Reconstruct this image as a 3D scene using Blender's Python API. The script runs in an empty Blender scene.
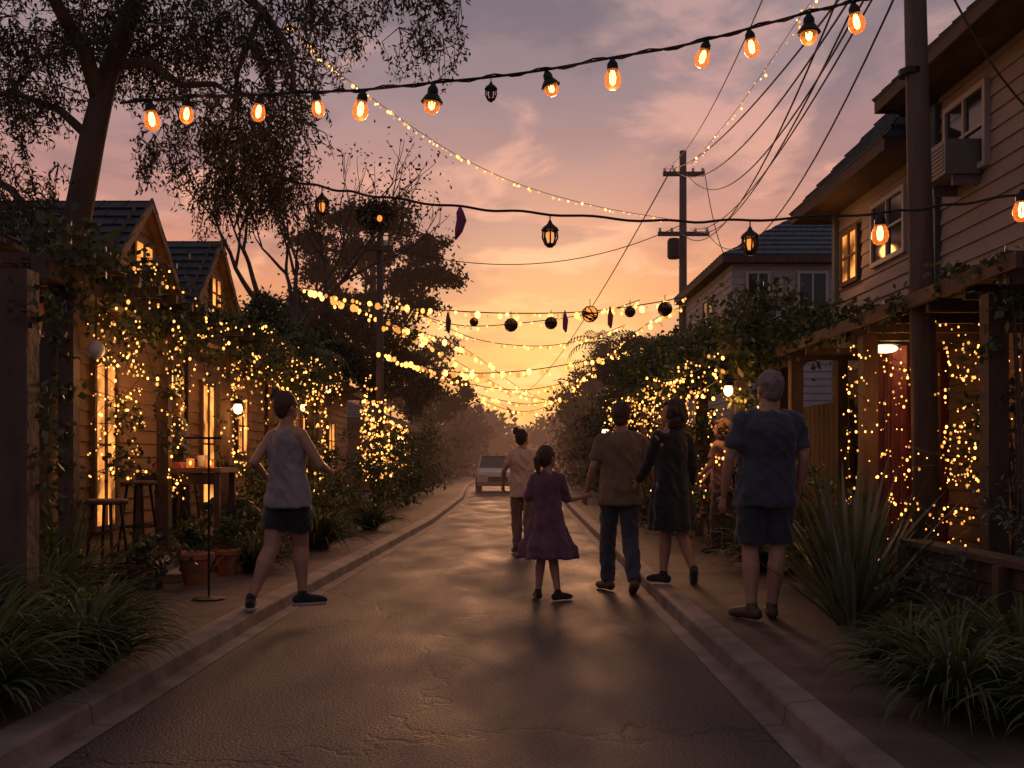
import bpy, math, random
import numpy as np
from mathutils import Vector, Matrix, noise as mnoise
random.seed(7); rng=np.random.default_rng(7)
C=bpy.context.scene.collection
R=math.radians
F=1024.0; CX=500; HY=460; CH=1.25
def P(px,py,d): return Vector(((px-CX)*d/F, d, CH+(HY-py)*d/F))
# ------------------------------------------------------------ materials
HAZE_GLOW=(.30,.125,.07)
def nt(m):
    m.use_nodes=True; t=m.node_tree
    return t,t.nodes,t.links
def paint_haze(N,L,b):     # distance haze painted in: surfaces emit haze colour, stronger further down the street
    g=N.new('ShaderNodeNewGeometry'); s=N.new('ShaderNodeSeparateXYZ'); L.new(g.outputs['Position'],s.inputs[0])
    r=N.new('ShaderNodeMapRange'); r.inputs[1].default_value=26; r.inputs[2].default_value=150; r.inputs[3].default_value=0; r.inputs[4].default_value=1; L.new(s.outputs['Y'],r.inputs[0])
    b.inputs['Emission Color'].default_value=(*HAZE_GLOW,1); L.new(r.outputs[0],b.inputs['Emission Strength'])
def mat(name,col,rough=.8,var=.3,scale=6,bump=.25,bscale=None,metal=0,tex=None,stretch=(1,1,1),sheen=0,bdist=.02):
    m=bpy.data.materials.new(name); t,N,L=nt(m); b=N['Principled BSDF']
    tc=N.new('ShaderNodeTexCoord'); mp=N.new('ShaderNodeMapping'); mp.inputs['Scale'].default_value=stretch
    L.new(tc.outputs['Object'],mp.inputs[0])
    n=N.new('ShaderNodeTexNoise'); n.inputs['Scale'].default_value=scale; n.inputs['Detail'].default_value=6; n.inputs['Roughness'].default_value=.65
    L.new(mp.outputs[0],n.inputs['Vector'])
    r=N.new('ShaderNodeValToRGB'); r.color_ramp.elements[0].position=.3; r.color_ramp.elements[1].position=.7
    r.color_ramp.elements[0].color=(*[c*(1-var) for c in col],1); r.color_ramp.elements[1].color=(*[min(1,c*(1+var)) for c in col],1)
    L.new(n.outputs['Fac'],r.inputs[0]); L.new(r.outputs[0],b.inputs['Base Color'])
    b.inputs['Roughness'].default_value=rough; b.inputs['Metallic'].default_value=metal
    if sheen: b.inputs['Sheen Weight'].default_value=sheen
    n2=N.new('ShaderNodeTexNoise'); n2.inputs['Scale'].default_value=bscale or scale*5; n2.inputs['Detail'].default_value=5
    L.new(mp.outputs[0],n2.inputs['Vector'])
    bp=N.new('ShaderNodeBump'); bp.inputs['Strength'].default_value=bump; bp.inputs['Distance'].default_value=bdist
    L.new(n2.outputs['Fac'],bp.inputs['Height']); L.new(bp.outputs[0],b.inputs['Normal'])
    paint_haze(N,L,b)
    return m
def leafmat(name,c1,c2,trans=.35,rough=.5):
    m=bpy.data.materials.new(name); t,N,L=nt(m); b=N['Principled BSDF']; out=N['Material Output']
    g=N.new('ShaderNodeNewGeometry'); r=N.new('ShaderNodeValToRGB')
    r.color_ramp.elements[0].color=(*c1,1); r.color_ramp.elements[1].color=(*c2,1)
    L.new(g.outputs['Random Per Island'],r.inputs[0]); L.new(r.outputs[0],b.inputs['Base Color']); b.inputs['Roughness'].default_value=rough
    tr=N.new('ShaderNodeBsdfTranslucent'); L.new(r.outputs[0],tr.inputs[0])
    mx=N.new('ShaderNodeMixShader'); mx.inputs[0].default_value=trans; L.new(b.outputs[0],mx.inputs[1]); L.new(tr.outputs[0],mx.inputs[2])
    paint_haze(N,L,b)
    L.new(mx.outputs[0],out.inputs[0]); return m
def emat(name,col,s,noise=False,rand=None):
    m=bpy.data.materials.new(name); t,N,L=nt(m); N.remove(N['Principled BSDF']); out=N['Material Output']
    e=N.new('ShaderNodeEmission'); e.inputs[0].default_value=(*col,1); e.inputs[1].default_value=s
    if noise:
        tc=N.new('ShaderNodeTexCoord'); n=N.new('ShaderNodeTexNoise'); n.inputs['Scale'].default_value=2.6; n.inputs['Detail'].default_value=3; L.new(tc.outputs['Object'],n.inputs[0])
        mr=N.new('ShaderNodeMapRange'); mr.inputs[1].default_value=.35; mr.inputs[2].default_value=.7; mr.inputs[3].default_value=s*.12; mr.inputs[4].default_value=s*1.7
        L.new(n.outputs['Fac'],mr.inputs[0]); L.new(mr.outputs[0],e.inputs[1])
    if rand:
        oi=N.new('ShaderNodeObjectInfo'); mr=N.new('ShaderNodeMapRange'); mr.inputs[3].default_value=rand[0]; mr.inputs[4].default_value=rand[1]
        p=N.new('ShaderNodeMath'); p.operation='POWER'; p.inputs[1].default_value=2.0; L.new(oi.outputs['Random'],p.inputs[0]); L.new(p.outputs[0],mr.inputs[0]); L.new(mr.outputs[0],e.inputs[1])
    L.new(e.outputs[0],out.inputs[0])
    try: m.cycles.emission_sampling='NONE'
    except Exception: pass
    return m
M={}
M['bark']=mat('bark',(.075,.052,.04),.9,.4,5,.9,22,stretch=(1,1,.25))
M['pole']=mat('pole_wood',(.09,.07,.062),.85,.4,6,.6,30,stretch=(1,1,.12))
M['wood']=mat('dark_wood',(.08,.045,.03),.75,.45,4,.6,30,stretch=(1,.3,.3))
M['sidingL']=mat('warm_siding',(.15,.082,.048),.8,.45,2.5,.4,30,stretch=(1,.25,1))
M['sidingR']=mat('taupe_siding',(.26,.21,.19),.75,.25,2,.3,30,stretch=(1,.25,1))
M['sidingG']=mat('blue_grey_render',(.36,.34,.35),.85,.15,2,.2,40)
M['corner']=mat('slate_trim',(.06,.075,.09),.6,.2,4,.1)
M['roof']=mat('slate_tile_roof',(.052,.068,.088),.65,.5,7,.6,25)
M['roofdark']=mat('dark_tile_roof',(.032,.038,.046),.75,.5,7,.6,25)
M['soffit']=mat('timber_soffit',(.22,.10,.05),.6,.3,4,.3,stretch=(1,.2,1))
M['metal']=mat('black_metal',(.02,.019,.018),.45,.2,8,.05,metal=.6)
M['cable']=mat('black_cable',(.012,.011,.011),.6,.1,8,.05)
M['grey']=mat('grey_plastic',(.16,.15,.145),.5,.15,10,.05)
M['red']=mat('red_door_paint',(.13,.014,.010),.65,.35,4,.2,stretch=(1,1,.2))
M['terra']=mat('terracotta',(.28,.10,.05),.8,.25,7,.3)
M['concrete']=mat('concrete',(.22,.19,.17),.85,.25,4,.4,50)
M['soil']=mat('soil',(.04,.03,.022),.95,.5,3,1,12,bdist=.05)
M['glassdark']=mat('dark_glass',(.02,.022,.028),.08,.1,2,0)
M['lit']=emat('lit_window',(1,.33,.07),1.4,noise=True)
M['litbright']=emat('bright_window',(1,.46,.14),2.4,noise=True)
M['filament']=emat('filament',(1,.46,.12),26)
M['fairy']=emat('fairy_bulb',(1,.38,.08),3,rand=(.9,7.5))
M['lamp']=emat('lamp_glow',(1,.55,.20),7)
M['lampg']=emat('porch_lamp_glow',(1,.66,.30),4)
M['dimglow']=emat('dim_lantern_glow',(1,.30,.05),1.3)
M['candle']=emat('candle_glow',(1,.45,.10),5)
M['milk']=mat('milk_glass',(.6,.55,.5),.3,.05,3,0)
def amber():
    m=bpy.data.materials.new('amber_glass'); t,N,L=nt(m); b=N['Principled BSDF']; out=N['Material Output']
    b.inputs['Base Color'].default_value=(.35,.14,.05,1); b.inputs['Roughness'].default_value=.06; b.inputs['Emission Color'].default_value=(1,.26,.045,1); b.inputs['Emission Strength'].default_value=.70
    tr=N.new('ShaderNodeBsdfTransparent'); tr.inputs[0].default_value=(1,.80,.55,1)
    lw=N.new('ShaderNodeLayerWeight'); lw.inputs[0].default_value=.35
    mr=N.new('ShaderNodeMapRange'); mr.inputs[3].default_value=.30; mr.inputs[4].default_value=.85; L.new(lw.outputs['Facing'],mr.inputs[0])
    mx=N.new('ShaderNodeMixShader'); L.new(mr.outputs[0],mx.inputs[0]); L.new(tr.outputs[0],mx.inputs[1]); L.new(b.outputs[0],mx.inputs[2]); L.new(mx.outputs[0],out.inputs[0])
    try: m.cycles.emission_sampling='NONE'
    except Exception: pass
    return m
M['bulb']=amber()
M['leaf_tree']=leafmat('gum_leaves',(.02,.024,.013),(.07,.06,.03),.25)
M['leaf_vine']=leafmat('vine_leaves',(.022,.038,.014),(.085,.105,.035),.35)
M['leaf_bush']=leafmat('bush_leaves',(.025,.042,.016),(.09,.11,.04),.3)
M['leaf_strap']=leafmat('strap_leaves',(.035,.058,.018),(.125,.135,.04),.35,.5)
M['leaf_blue']=leafmat('silver_leaves',(.05,.065,.055),(.12,.135,.11),.2,.5)
M['leaf_flax']=leafmat('flax_leaves',(.06,.08,.04),(.18,.175,.095),.3,.4)
M['leaf_far']=leafmat('distant_leaves',(.02,.026,.012),(.06,.058,.024),.25,.7)
M['flower']=leafmat('pink_petals',(.40,.07,.12),(.6,.24,.26),.4)
M['skin']=mat('skin',(.36,.19,.12),.5,.1,10,.05); M['skin'].node_tree.nodes['Principled BSDF'].inputs['Subsurface Weight'].default_value=.05
def cloth(name,col,rough=.9): return mat(name,col,rough,.22,7,.4,12,sheen=.3,bdist=.02)
def fmat(name,tree):
    m=bpy.data.materials.new(name); t,N,L=nt(m); tree(N,L,N['Principled BSDF']); paint_haze(N,L,N['Principled BSDF']); return m
def asphalt(N,L,b):
    tc=N.new('ShaderNodeTexCoord')
    def noise(s,d=6,st=None):
        n=N.new('ShaderNodeTexNoise'); n.inputs['Scale'].default_value=s; n.inputs['Detail'].default_value=d
        if st:
            mp=N.new('ShaderNodeMapping'); mp.inputs['Scale'].default_value=st; L.new(tc.outputs['Object'],mp.inputs[0]); L.new(mp.outputs[0],n.inputs[0])
        else: L.new(tc.outputs['Object'],n.inputs[0])
        return n
    def mul(a,bb,f=1):
        m=N.new('ShaderNodeMix'); m.data_type='RGBA'; m.blend_type='MULTIPLY'; m.inputs[0].default_value=f; L.new(a,m.inputs[6]); L.new(bb,m.inputs[7]); return m.outputs[2]
    a=noise(1.6,7,(1,.4,1)); r=N.new('ShaderNodeValToRGB'); r.color_ramp.elements[0].position=.35; r.color_ramp.elements[1].position=.68
    r.color_ramp.elements[0].color=(.036,.033,.043,1); r.color_ramp.elements[1].color=(.066,.059,.072,1); L.new(a.outputs['Fac'],r.inputs[0])
    sp=noise(85,3); r2=N.new('ShaderNodeValToRGB'); r2.color_ramp.elements[0].color=(.3,.3,.3,1); r2.color_ramp.elements[1].color=(2.2,2.1,2.1,1); r2.color_ramp.elements[0].position=.35; r2.color_ramp.elements[1].position=.7
    L.new(sp.outputs['Fac'],r2.inputs[0]); col=mul(r.outputs[0],r2.outputs[0])
    v0=N.new('ShaderNodeTexVoronoi'); v0.inputs['Scale'].default_value=.42; v0.distance='CHEBYCHEV'; L.new(tc.outputs['Object'],v0.inputs[0])
    pr=N.new('ShaderNodeValToRGB'); pr.color_ramp.elements[0].color=(.72,.72,.74,1); pr.color_ramp.elements[1].color=(1.12,1.1,1.08,1); L.new(v0.outputs['Color'],pr.inputs[0]); col=mul(col,pr.outputs[0],.7)
    hs=[]
    for sc_,wd,ds in ((.7,.012,.5),(2.6,.03,.25)):
        w=noise(2.5*sc_+1,6); mp=N.new('ShaderNodeMix'); mp.data_type='RGBA'; mp.inputs[0].default_value=ds; L.new(tc.outputs['Object'],mp.inputs[6]); L.new(w.outputs['Color'],mp.inputs[7])
        v=N.new('ShaderNodeTexVoronoi'); v.feature='DISTANCE_TO_EDGE'; v.inputs['Scale'].default_value=sc_; L.new(mp.outputs[2],v.inputs[0])
        cr=N.new('ShaderNodeValToRGB'); cr.color_ramp.elements[0].position=0; cr.color_ramp.elements[1].position=wd; cr.color_ramp.elements[0].color=(.28,.28,.28,1); L.new(v.outputs[0],cr.inputs[0]); hs.append(cr.outputs[0])
    mk=noise(.8,2); mr=N.new('ShaderNodeMapRange'); mr.inputs[1].default_value=.48; mr.inputs[2].default_value=.62; L.new(mk.outputs['Fac'],mr.inputs[0])
    cz=N.new('ShaderNodeMix'); cz.data_type='RGBA'; cz.inputs[6].default_value=(1,1,1,1); L.new(mr.outputs[0],cz.inputs[0]); L.new(hs[1],cz.inputs[7])
    col=mul(mul(col,hs[0],.9),cz.outputs[2],.7)
    L.new(col,b.inputs['Base Color'])
    rr=N.new('ShaderNodeMapRange'); rr.inputs[1].default_value=.3; rr.inputs[2].default_value=.7; rr.inputs[3].default_value=.55; rr.inputs[4].default_value=.8; L.new(a.outputs['Fac'],rr.inputs[0]); L.new(rr.outputs[0],b.inputs['Roughness'])
    b.inputs['Specular IOR Level'].default_value=.25
    bp=N.new('ShaderNodeBump'); bp.inputs['Strength'].default_value=1; bp.inputs['Distance'].default_value=.014; n3=noise(65,4)
    ad=N.new('ShaderNodeMath'); ad.operation='MULTIPLY'; L.new(n3.outputs['Fac'],ad.inputs[0]); L.new(hs[0],ad.inputs[1]); L.new(ad.outputs[0],bp.inputs['Height']); L.new(bp.outputs[0],b.inputs['Normal'])
M['asphalt']=fmat('asphalt',asphalt)
def brickmat(c1,c2,mort,sc,bw,bh,rough=.75,mstr=.015):
    def f(N,L,b):
        tc=N.new('ShaderNodeTexCoord'); br=N.new('ShaderNodeTexBrick'); br.inputs['Color1'].default_value=(*c1,1); br.inputs['Color2'].default_value=(*c2,1); br.inputs['Mortar'].default_value=(*mort,1)
        br.inputs['Scale'].default_value=sc; br.inputs['Brick Width'].default_value=bw; br.inputs['Row Height'].default_value=bh; br.inputs['Mortar Size'].default_value=mstr
        L.new(tc.outputs['Object'],br.inputs[0])
        n=N.new('ShaderNodeTexNoise'); n.inputs['Scale'].default_value=3; n.inputs['Detail'].default_value=8; L.new(tc.outputs['Object'],n.inputs[0])
        r=N.new('ShaderNodeValToRGB'); r.color_ramp.elements[0].position=.3;r.color_ramp.elements[1].position=.7; r.color_ramp.elements[0].color=(.45,.45,.45,1); r.color_ramp.elements[1].color=(1.3,1.25,1.2,1); L.new(n.outputs['Fac'],r.inputs[0])
        mu=N.new('ShaderNodeMix'); mu.data_type='RGBA'; mu.blend_type='MULTIPLY'; mu.inputs[0].default_value=1; L.new(br.outputs[0],mu.inputs[6]); L.new(r.outputs[0],mu.inputs[7]); L.new(mu.outputs[2],b.inputs['Base Color'])
        b.inputs['Roughness'].default_value=rough; b.inputs['Specular IOR Level'].default_value=.3
        n2=N.new('ShaderNodeTexNoise'); n2.inputs['Scale'].default_value=60; L.new(tc.outputs['Object'],n2.inputs[0])
        s=N.new('ShaderNodeMath'); s.operation='SUBTRACT'; L.new(n2.outputs['Fac'],s.inputs[0]); L.new(br.outputs['Fac'],s.inputs[1])
        bp=N.new('ShaderNodeBump'); bp.inputs['Strength'].default_value=.5; bp.inputs['Distance'].default_value=.008; L.new(s.outputs[0],bp.inputs['Height']); L.new(bp.outputs[0],b.inputs['Normal'])
    return f
M['paving']=fmat('dusky_paving',brickmat((.105,.072,.066),(.088,.062,.058),(.055,.042,.04),1,1.2,.9,.8,.008))
M['kerb']=fmat('kerb_concrete',brickmat((.20,.165,.16),(.18,.15,.145),(.08,.07,.065),1,60.0,2.4,.8,.008))
# ------------------------------------------------------------ mesh builder
class MB:
    def __init__(s): s.v=[]; s.f=[]
    def add(s,vs,fs):
        o=len(s.v); s.v+= [tuple(v) for v in vs]; s.f+=[tuple(i+o for i in f) for f in fs]
    def box(s,a,b):
        x0,y0,z0=a; x1,y1,z1=b
        s.add([(x0,y0,z0),(x1,y0,z0),(x1,y1,z0),(x0,y1,z0),(x0,y0,z1),(x1,y0,z1),(x1,y1,z1),(x0,y1,z1)],
              [(0,3,2,1),(4,5,6,7),(0,1,5,4),(1,2,6,5),(2,3,7,6),(3,0,4,7)])
    def cbox(s,c,sz): s.box([c[i]-sz[i]/2 for i in range(3)],[c[i]+sz[i]/2 for i in range(3)])
    def tube(s,pts,rad,seg=8,cap=True):
        pts=[Vector(p) for p in pts]; n=len(pts)
        if not hasattr(rad,'__len__'): rad=[rad]*n
        vs=[];up=None
        for i,p in enumerate(pts):
            t=(pts[min(i+1,n-1)]-pts[max(i-1,0)])
            t=t.normalized() if t.length>1e-9 else Vector((0,0,1))
            if up is None: up=Vector((0,0,1)) if abs(t.z)<.9 else Vector((1,0,0))
            a=t.cross(up)
            if a.length<1e-4: a=t.orthogonal()
            a.normalize(); bb=t.cross(a).normalized()
            for k in range(seg):
                an=2*math.pi*k/seg; vs.append(p+(a*math.cos(an)+bb*math.sin(an))*rad[i])
        fs=[]
        for i in range(n-1):
            for k in range(seg):
                k2=(k+1)%seg; fs.append((i*seg+k,i*seg+k2,(i+1)*seg+k2,(i+1)*seg+k))
        if cap: fs.append(tuple(range(seg))[::-1]); fs.append(tuple((n-1)*seg+k for k in range(seg)))
        s.add(vs,fs)
    def loft(s,rings,seg=20,ex=2.3,rk=9):
        vs=[]
        for q,r in enumerate(rings):
            x,y,z,rx,ry,yw=r[:6]; rp=r[6] if len(r)>6 else 0
            c,sn=math.cos(yw),math.sin(yw)
            for k in range(seg):
                a=2*math.pi*k/seg; ca,sa=math.cos(a),math.sin(a)
                u=math.copysign(abs(ca)**(2/ex),ca)*rx; w=math.copysign(abs(sa)**(2/ex),sa)*ry
                m=1+rp*(math.sin(a*rk+q*.3)+.5*math.sin(a*rk*.6+1.3))
                u*=m; w*=m
                vs.append((x+u*c+w*sn,y-u*sn+w*c,z))
        n=len(rings); fs=[]
        for i in range(n-1):
            for k in range(seg):
                k2=(k+1)%seg; fs.append((i*seg+k,i*seg+k2,(i+1)*seg+k2,(i+1)*seg+k))
        fs.append(tuple(range(seg))[::-1]); fs.append(tuple((n-1)*seg+k for k in range(seg)))
        s.add(vs,fs)
    def ell(s,c,r,yaw=0,seg=14,rings=9,rot=None):
        if not hasattr(r,'__len__'): r=(r,r,r)
        m=rot or Matrix.Rotation(-yaw,3,'Z'); c=Vector(c); vs=[c+m@Vector((0,0,-r[2]))]
        for i in range(1,rings):
            ph=-math.pi/2+math.pi*i/rings
            for k in range(seg):
                a=2*math.pi*k/seg; vs.append(c+m@Vector((r[0]*math.cos(ph)*math.cos(a),r[1]*math.cos(ph)*math.sin(a),r[2]*math.sin(ph))))
        vs.append(c+m@Vector((0,0,r[2]))); fs=[]
        for k in range(seg): fs.append((0,1+(k+1)%seg,1+k))
        for i in range(rings-2):
            for k in range(seg):
                k2=(k+1)%seg; a=1+i*seg; fs.append((a+k,a+k2,a+seg+k2,a+seg+k))
        a=1+(rings-2)*seg; e=len(vs)-1
        for k in range(seg): fs.append((a+k,a+(k+1)%seg,e))
        s.add(vs,fs)
    def chain(s,pts,rads,seg=12):
        for i in range(len(pts)-1): s.tube([pts[i],pts[i+1]],[rads[i],rads[i+1]],seg)
        for p,r in zip(pts,rads): s.ell(p,r,0,12,8)
    def quadslab(s,a,b,c,d,th):
        a,b,c,d=map(Vector,(a,b,c,d)); n=(b-a).cross(d-a).normalized()*th
        s.add([a,b,c,d,a+n,b+n,c+n,d+n],[(3,2,1,0),(4,5,6,7),(0,1,5,4),(1,2,6,5),(2,3,7,6),(3,0,4,7)])
    def lathe(s,c,prof,seg=16):
        s.loft([(c[0],c[1],c[2]+z,r,r,0) for r,z in prof],seg,2.0)
    def build(s,name,m,parent=None,smooth=False):
        me=bpy.data.meshes.new(name); me.from_pydata(s.v,[],s.f); me.materials.append(m)
        if smooth: me.polygons.foreach_set('use_smooth',[True]*len(me.polygons))
        me.update(); o=bpy.data.objects.new(name,me); C.objects.link(o)
        if parent: o.parent=parent; o.matrix_parent_inverse=parent.matrix_basis.inverted()
        return o
def tag(o,label,cat,group=None,kind=None):
    o['label']=label; o['category']=cat
    if group:o['group']=group
    if kind:o['kind']=kind
    return o
def struct(o): o['kind']='structure'; return o
def thing(name,label,cat,loc=(0,0,0),group=None):
    o=bpy.data.objects.new(name,None); o.empty_display_size=.1; C.objects.link(o); o.location=loc
    o.matrix_basis=Matrix.Translation(loc)
    return tag(o,label,cat,group)
def npmesh(name,V,Fq,m,parent=None):
    me=bpy.data.meshes.new(name); n=len(V); k=Fq.shape[1]; me.vertices.add(n); me.vertices.foreach_set('co',V.astype(np.float32).ravel())
    me.loops.add(Fq.size); me.loops.foreach_set('vertex_index',Fq.astype(np.int32).ravel())
    me.polygons.add(len(Fq)); me.polygons.foreach_set('loop_start',np.arange(0,Fq.size,k,dtype=np.int32)); 
    me.update(calc_edges=True); me.materials.append(m); o=bpy.data.objects.new(name,me); C.objects.link(o)
    if parent: o.parent=parent; o.matrix_parent_inverse=parent.matrix_basis.inverted()
    return o
def unit(a): return a/np.maximum(np.linalg.norm(a,axis=1,keepdims=True),1e-9)
def leaves(name,c,L,W,m,parent=None,droop=0.,jit=.35):
    c=np.asarray(c); n=len(c); u=rng.normal(size=(n,3)); u[:,2]-=droop; u=unit(u); w=unit(np.cross(u,rng.normal(size=(n,3))))
    l=L*(1+jit*rng.uniform(-1,1,(n,1))); ww=W*(1+jit*rng.uniform(-1,1,(n,1)))
    V=np.stack([c,c+u*l*.45+w*ww*.5,c+u*l,c+u*l*.45-w*ww*.5],1).reshape(-1,3)
    return npmesh(name,V,np.arange(4*n).reshape(n,4),m,parent)
def clumps(ells,nc,nl,spread,shell=.6):
    out=[]
    for (c,r) in ells:
        r=np.array(r) if hasattr(r,'__len__') else np.array([r]*3)
        vol=(r[0]*r[1]*r[2])**(2/3); k=max(3,int(nc*vol))
        d=unit(rng.normal(size=(k,3)))*(rng.uniform(shell,1,(k,1)))
        cc=np.array(c)+d*r
        sz=spread*rng.uniform(.5,1.3,(k,1))
        pts=cc[:,None,:]+rng.normal(size=(k,nl,3))*sz[:,None,:]*np.array([1,1,.7])
        out.append(pts.reshape(-1,3))
    return np.concatenate(out)
# ------------------------------------------------------------ ground
def edge(tab,y): return float(np.interp(y,[t[0] for t in tab],[t[1] for t in tab]))
LE=[(-6,-1.95),(4,-1.83),(8,-1.72),(13,-1.5),(20,-1.2),(32,-1.05),(47,-1.35),(70,-1.0),(110,1.5),(160,6)]
RE=[(-6,1.2),(4,1.22),(9,1.27),(15,1.4),(25,1.62),(32,1.8),(47,1.9),(70,2.4),(110,5),(160,10)]
ys=list(np.linspace(-6,40,70))+list(np.linspace(42,160,40))
def strip(name,fa,fb,za,zb,m):
    mb=MB(); vs=[]
    for y in ys: vs+= [(fa(y),y,za),(fb(y),y,zb)]
    fs=[(2*i,2*i+1,2*i+3,2*i+2) for i in range(len(ys)-1)]
    mb.add(vs,fs); return mb.build(name,m)
LEf=lambda y:edge(LE,y); REf=lambda y:edge(RE,y)
g=MB(); g.add([(-400,-60,-.05),(400,-60,-.05),(400,700,-.05),(-400,700,-.05)],[(0,1,2,3)]); struct(g.build('ground',M['soil']))
struct(strip('road',lambda y:LEf(y)-.02,lambda y:REf(y)+.02,0,0,M['asphalt']))
KW=.27
def kerb(name,ef,s):
    prof=[(0,.004),(.095,.010),(.10,.012),(.112,.095),(.122,.108),(.135,.112),(KW-.006,.124),(KW,.10)]
    vs=[];k=len(prof)
    for y in ys:
        for (a,z) in prof: vs.append((ef(y)+s*a,y,z))
    fs=[]
    for i in range(len(ys)-1):
        for j in range(k-1):
            q=(i*k+j,i*k+j+1,(i+1)*k+j+1,(i+1)*k+j); fs.append(q if s>0 else q[::-1])
    mb=MB(); mb.add(vs,fs); return struct(mb.build(name,M['kerb'],smooth=False))
kerb('kerb_left',LEf,-1); kerb('kerb_right',REf,1)
struct(strip('pavement_left',lambda y:-3.15,lambda y:LEf(y)-KW,.12,.12,M['paving']))
struct(strip('pavement_right',lambda y:REf(y)+KW,lambda y:2.75 if y<45 else REf(y)+1.4,.12,.12,M['paving']))
struct(strip('garden_bed_left',lambda y:-60,lambda y:-3.15,.14,.125,M['soil']))
struct(strip('garden_bed_right',lambda y:2.75 if y<45 else REf(y)+1.4,lambda y:60,.125,.14,M['soil']))
def hill(name,d,x0,x1,h,seed):
    r=random.Random(seed); n=60; mb=MB(); vs=[]
    for i in range(n+1):
        x=x0+(x1-x0)*i/n; t=i/n
        hh=h*(.55+.3*math.sin(t*5+seed)+.12*math.sin(t*17+seed*2))+r.uniform(0,.06)*h
        vs+=[(x,d-20,-1),(x,d,hh),(x,d+40,-1)]
    fs=[]
    for i in range(n):
        a=3*i; fs+=[(a,a+3,a+4,a+1),(a+1,a+4,a+5,a+2)]
    mb.add(vs,fs); return struct(mb.build(name,M['soil']))
hill('hills',260,-220,240,13,3)
def woods():
    r=random.Random(5); pts=[]
    for i in range(230):
        y=r.uniform(95,190); x=r.uniform(-.62,.62)*y
        near=abs(x-(3 if y<140 else 7))<4.5
        if near and y<120: continue
        h=r.uniform(7,13)*(.62 if abs(x)<18 else 1)*(y/150)**.6+ (0 if abs(x)<25 else 2.5)
        rr=r.uniform(2.2,4.2); c=np.array([x,y,h*.62]); k=130
        d=unit(rng.normal(size=(k,3)))*rng.uniform(.5,1,(k,1))*np.array([rr,rr,h*.42]); pts.append(np.repeat(c+d,4,axis=0)+rng.normal(size=(4*k,3))*.35)
        d=rng.uniform(-1,1,(60,3))*np.array([rr,rr,h*.3]); pts.append(np.array([x,y,h*.25])+d)
    o=leaves('woods',np.concatenate(pts),.9,.6,M['leaf_far'],None,.1); tag(o,'hazy mass of distant trees closing off the street end','woods',kind='stuff')
woods()
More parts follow.
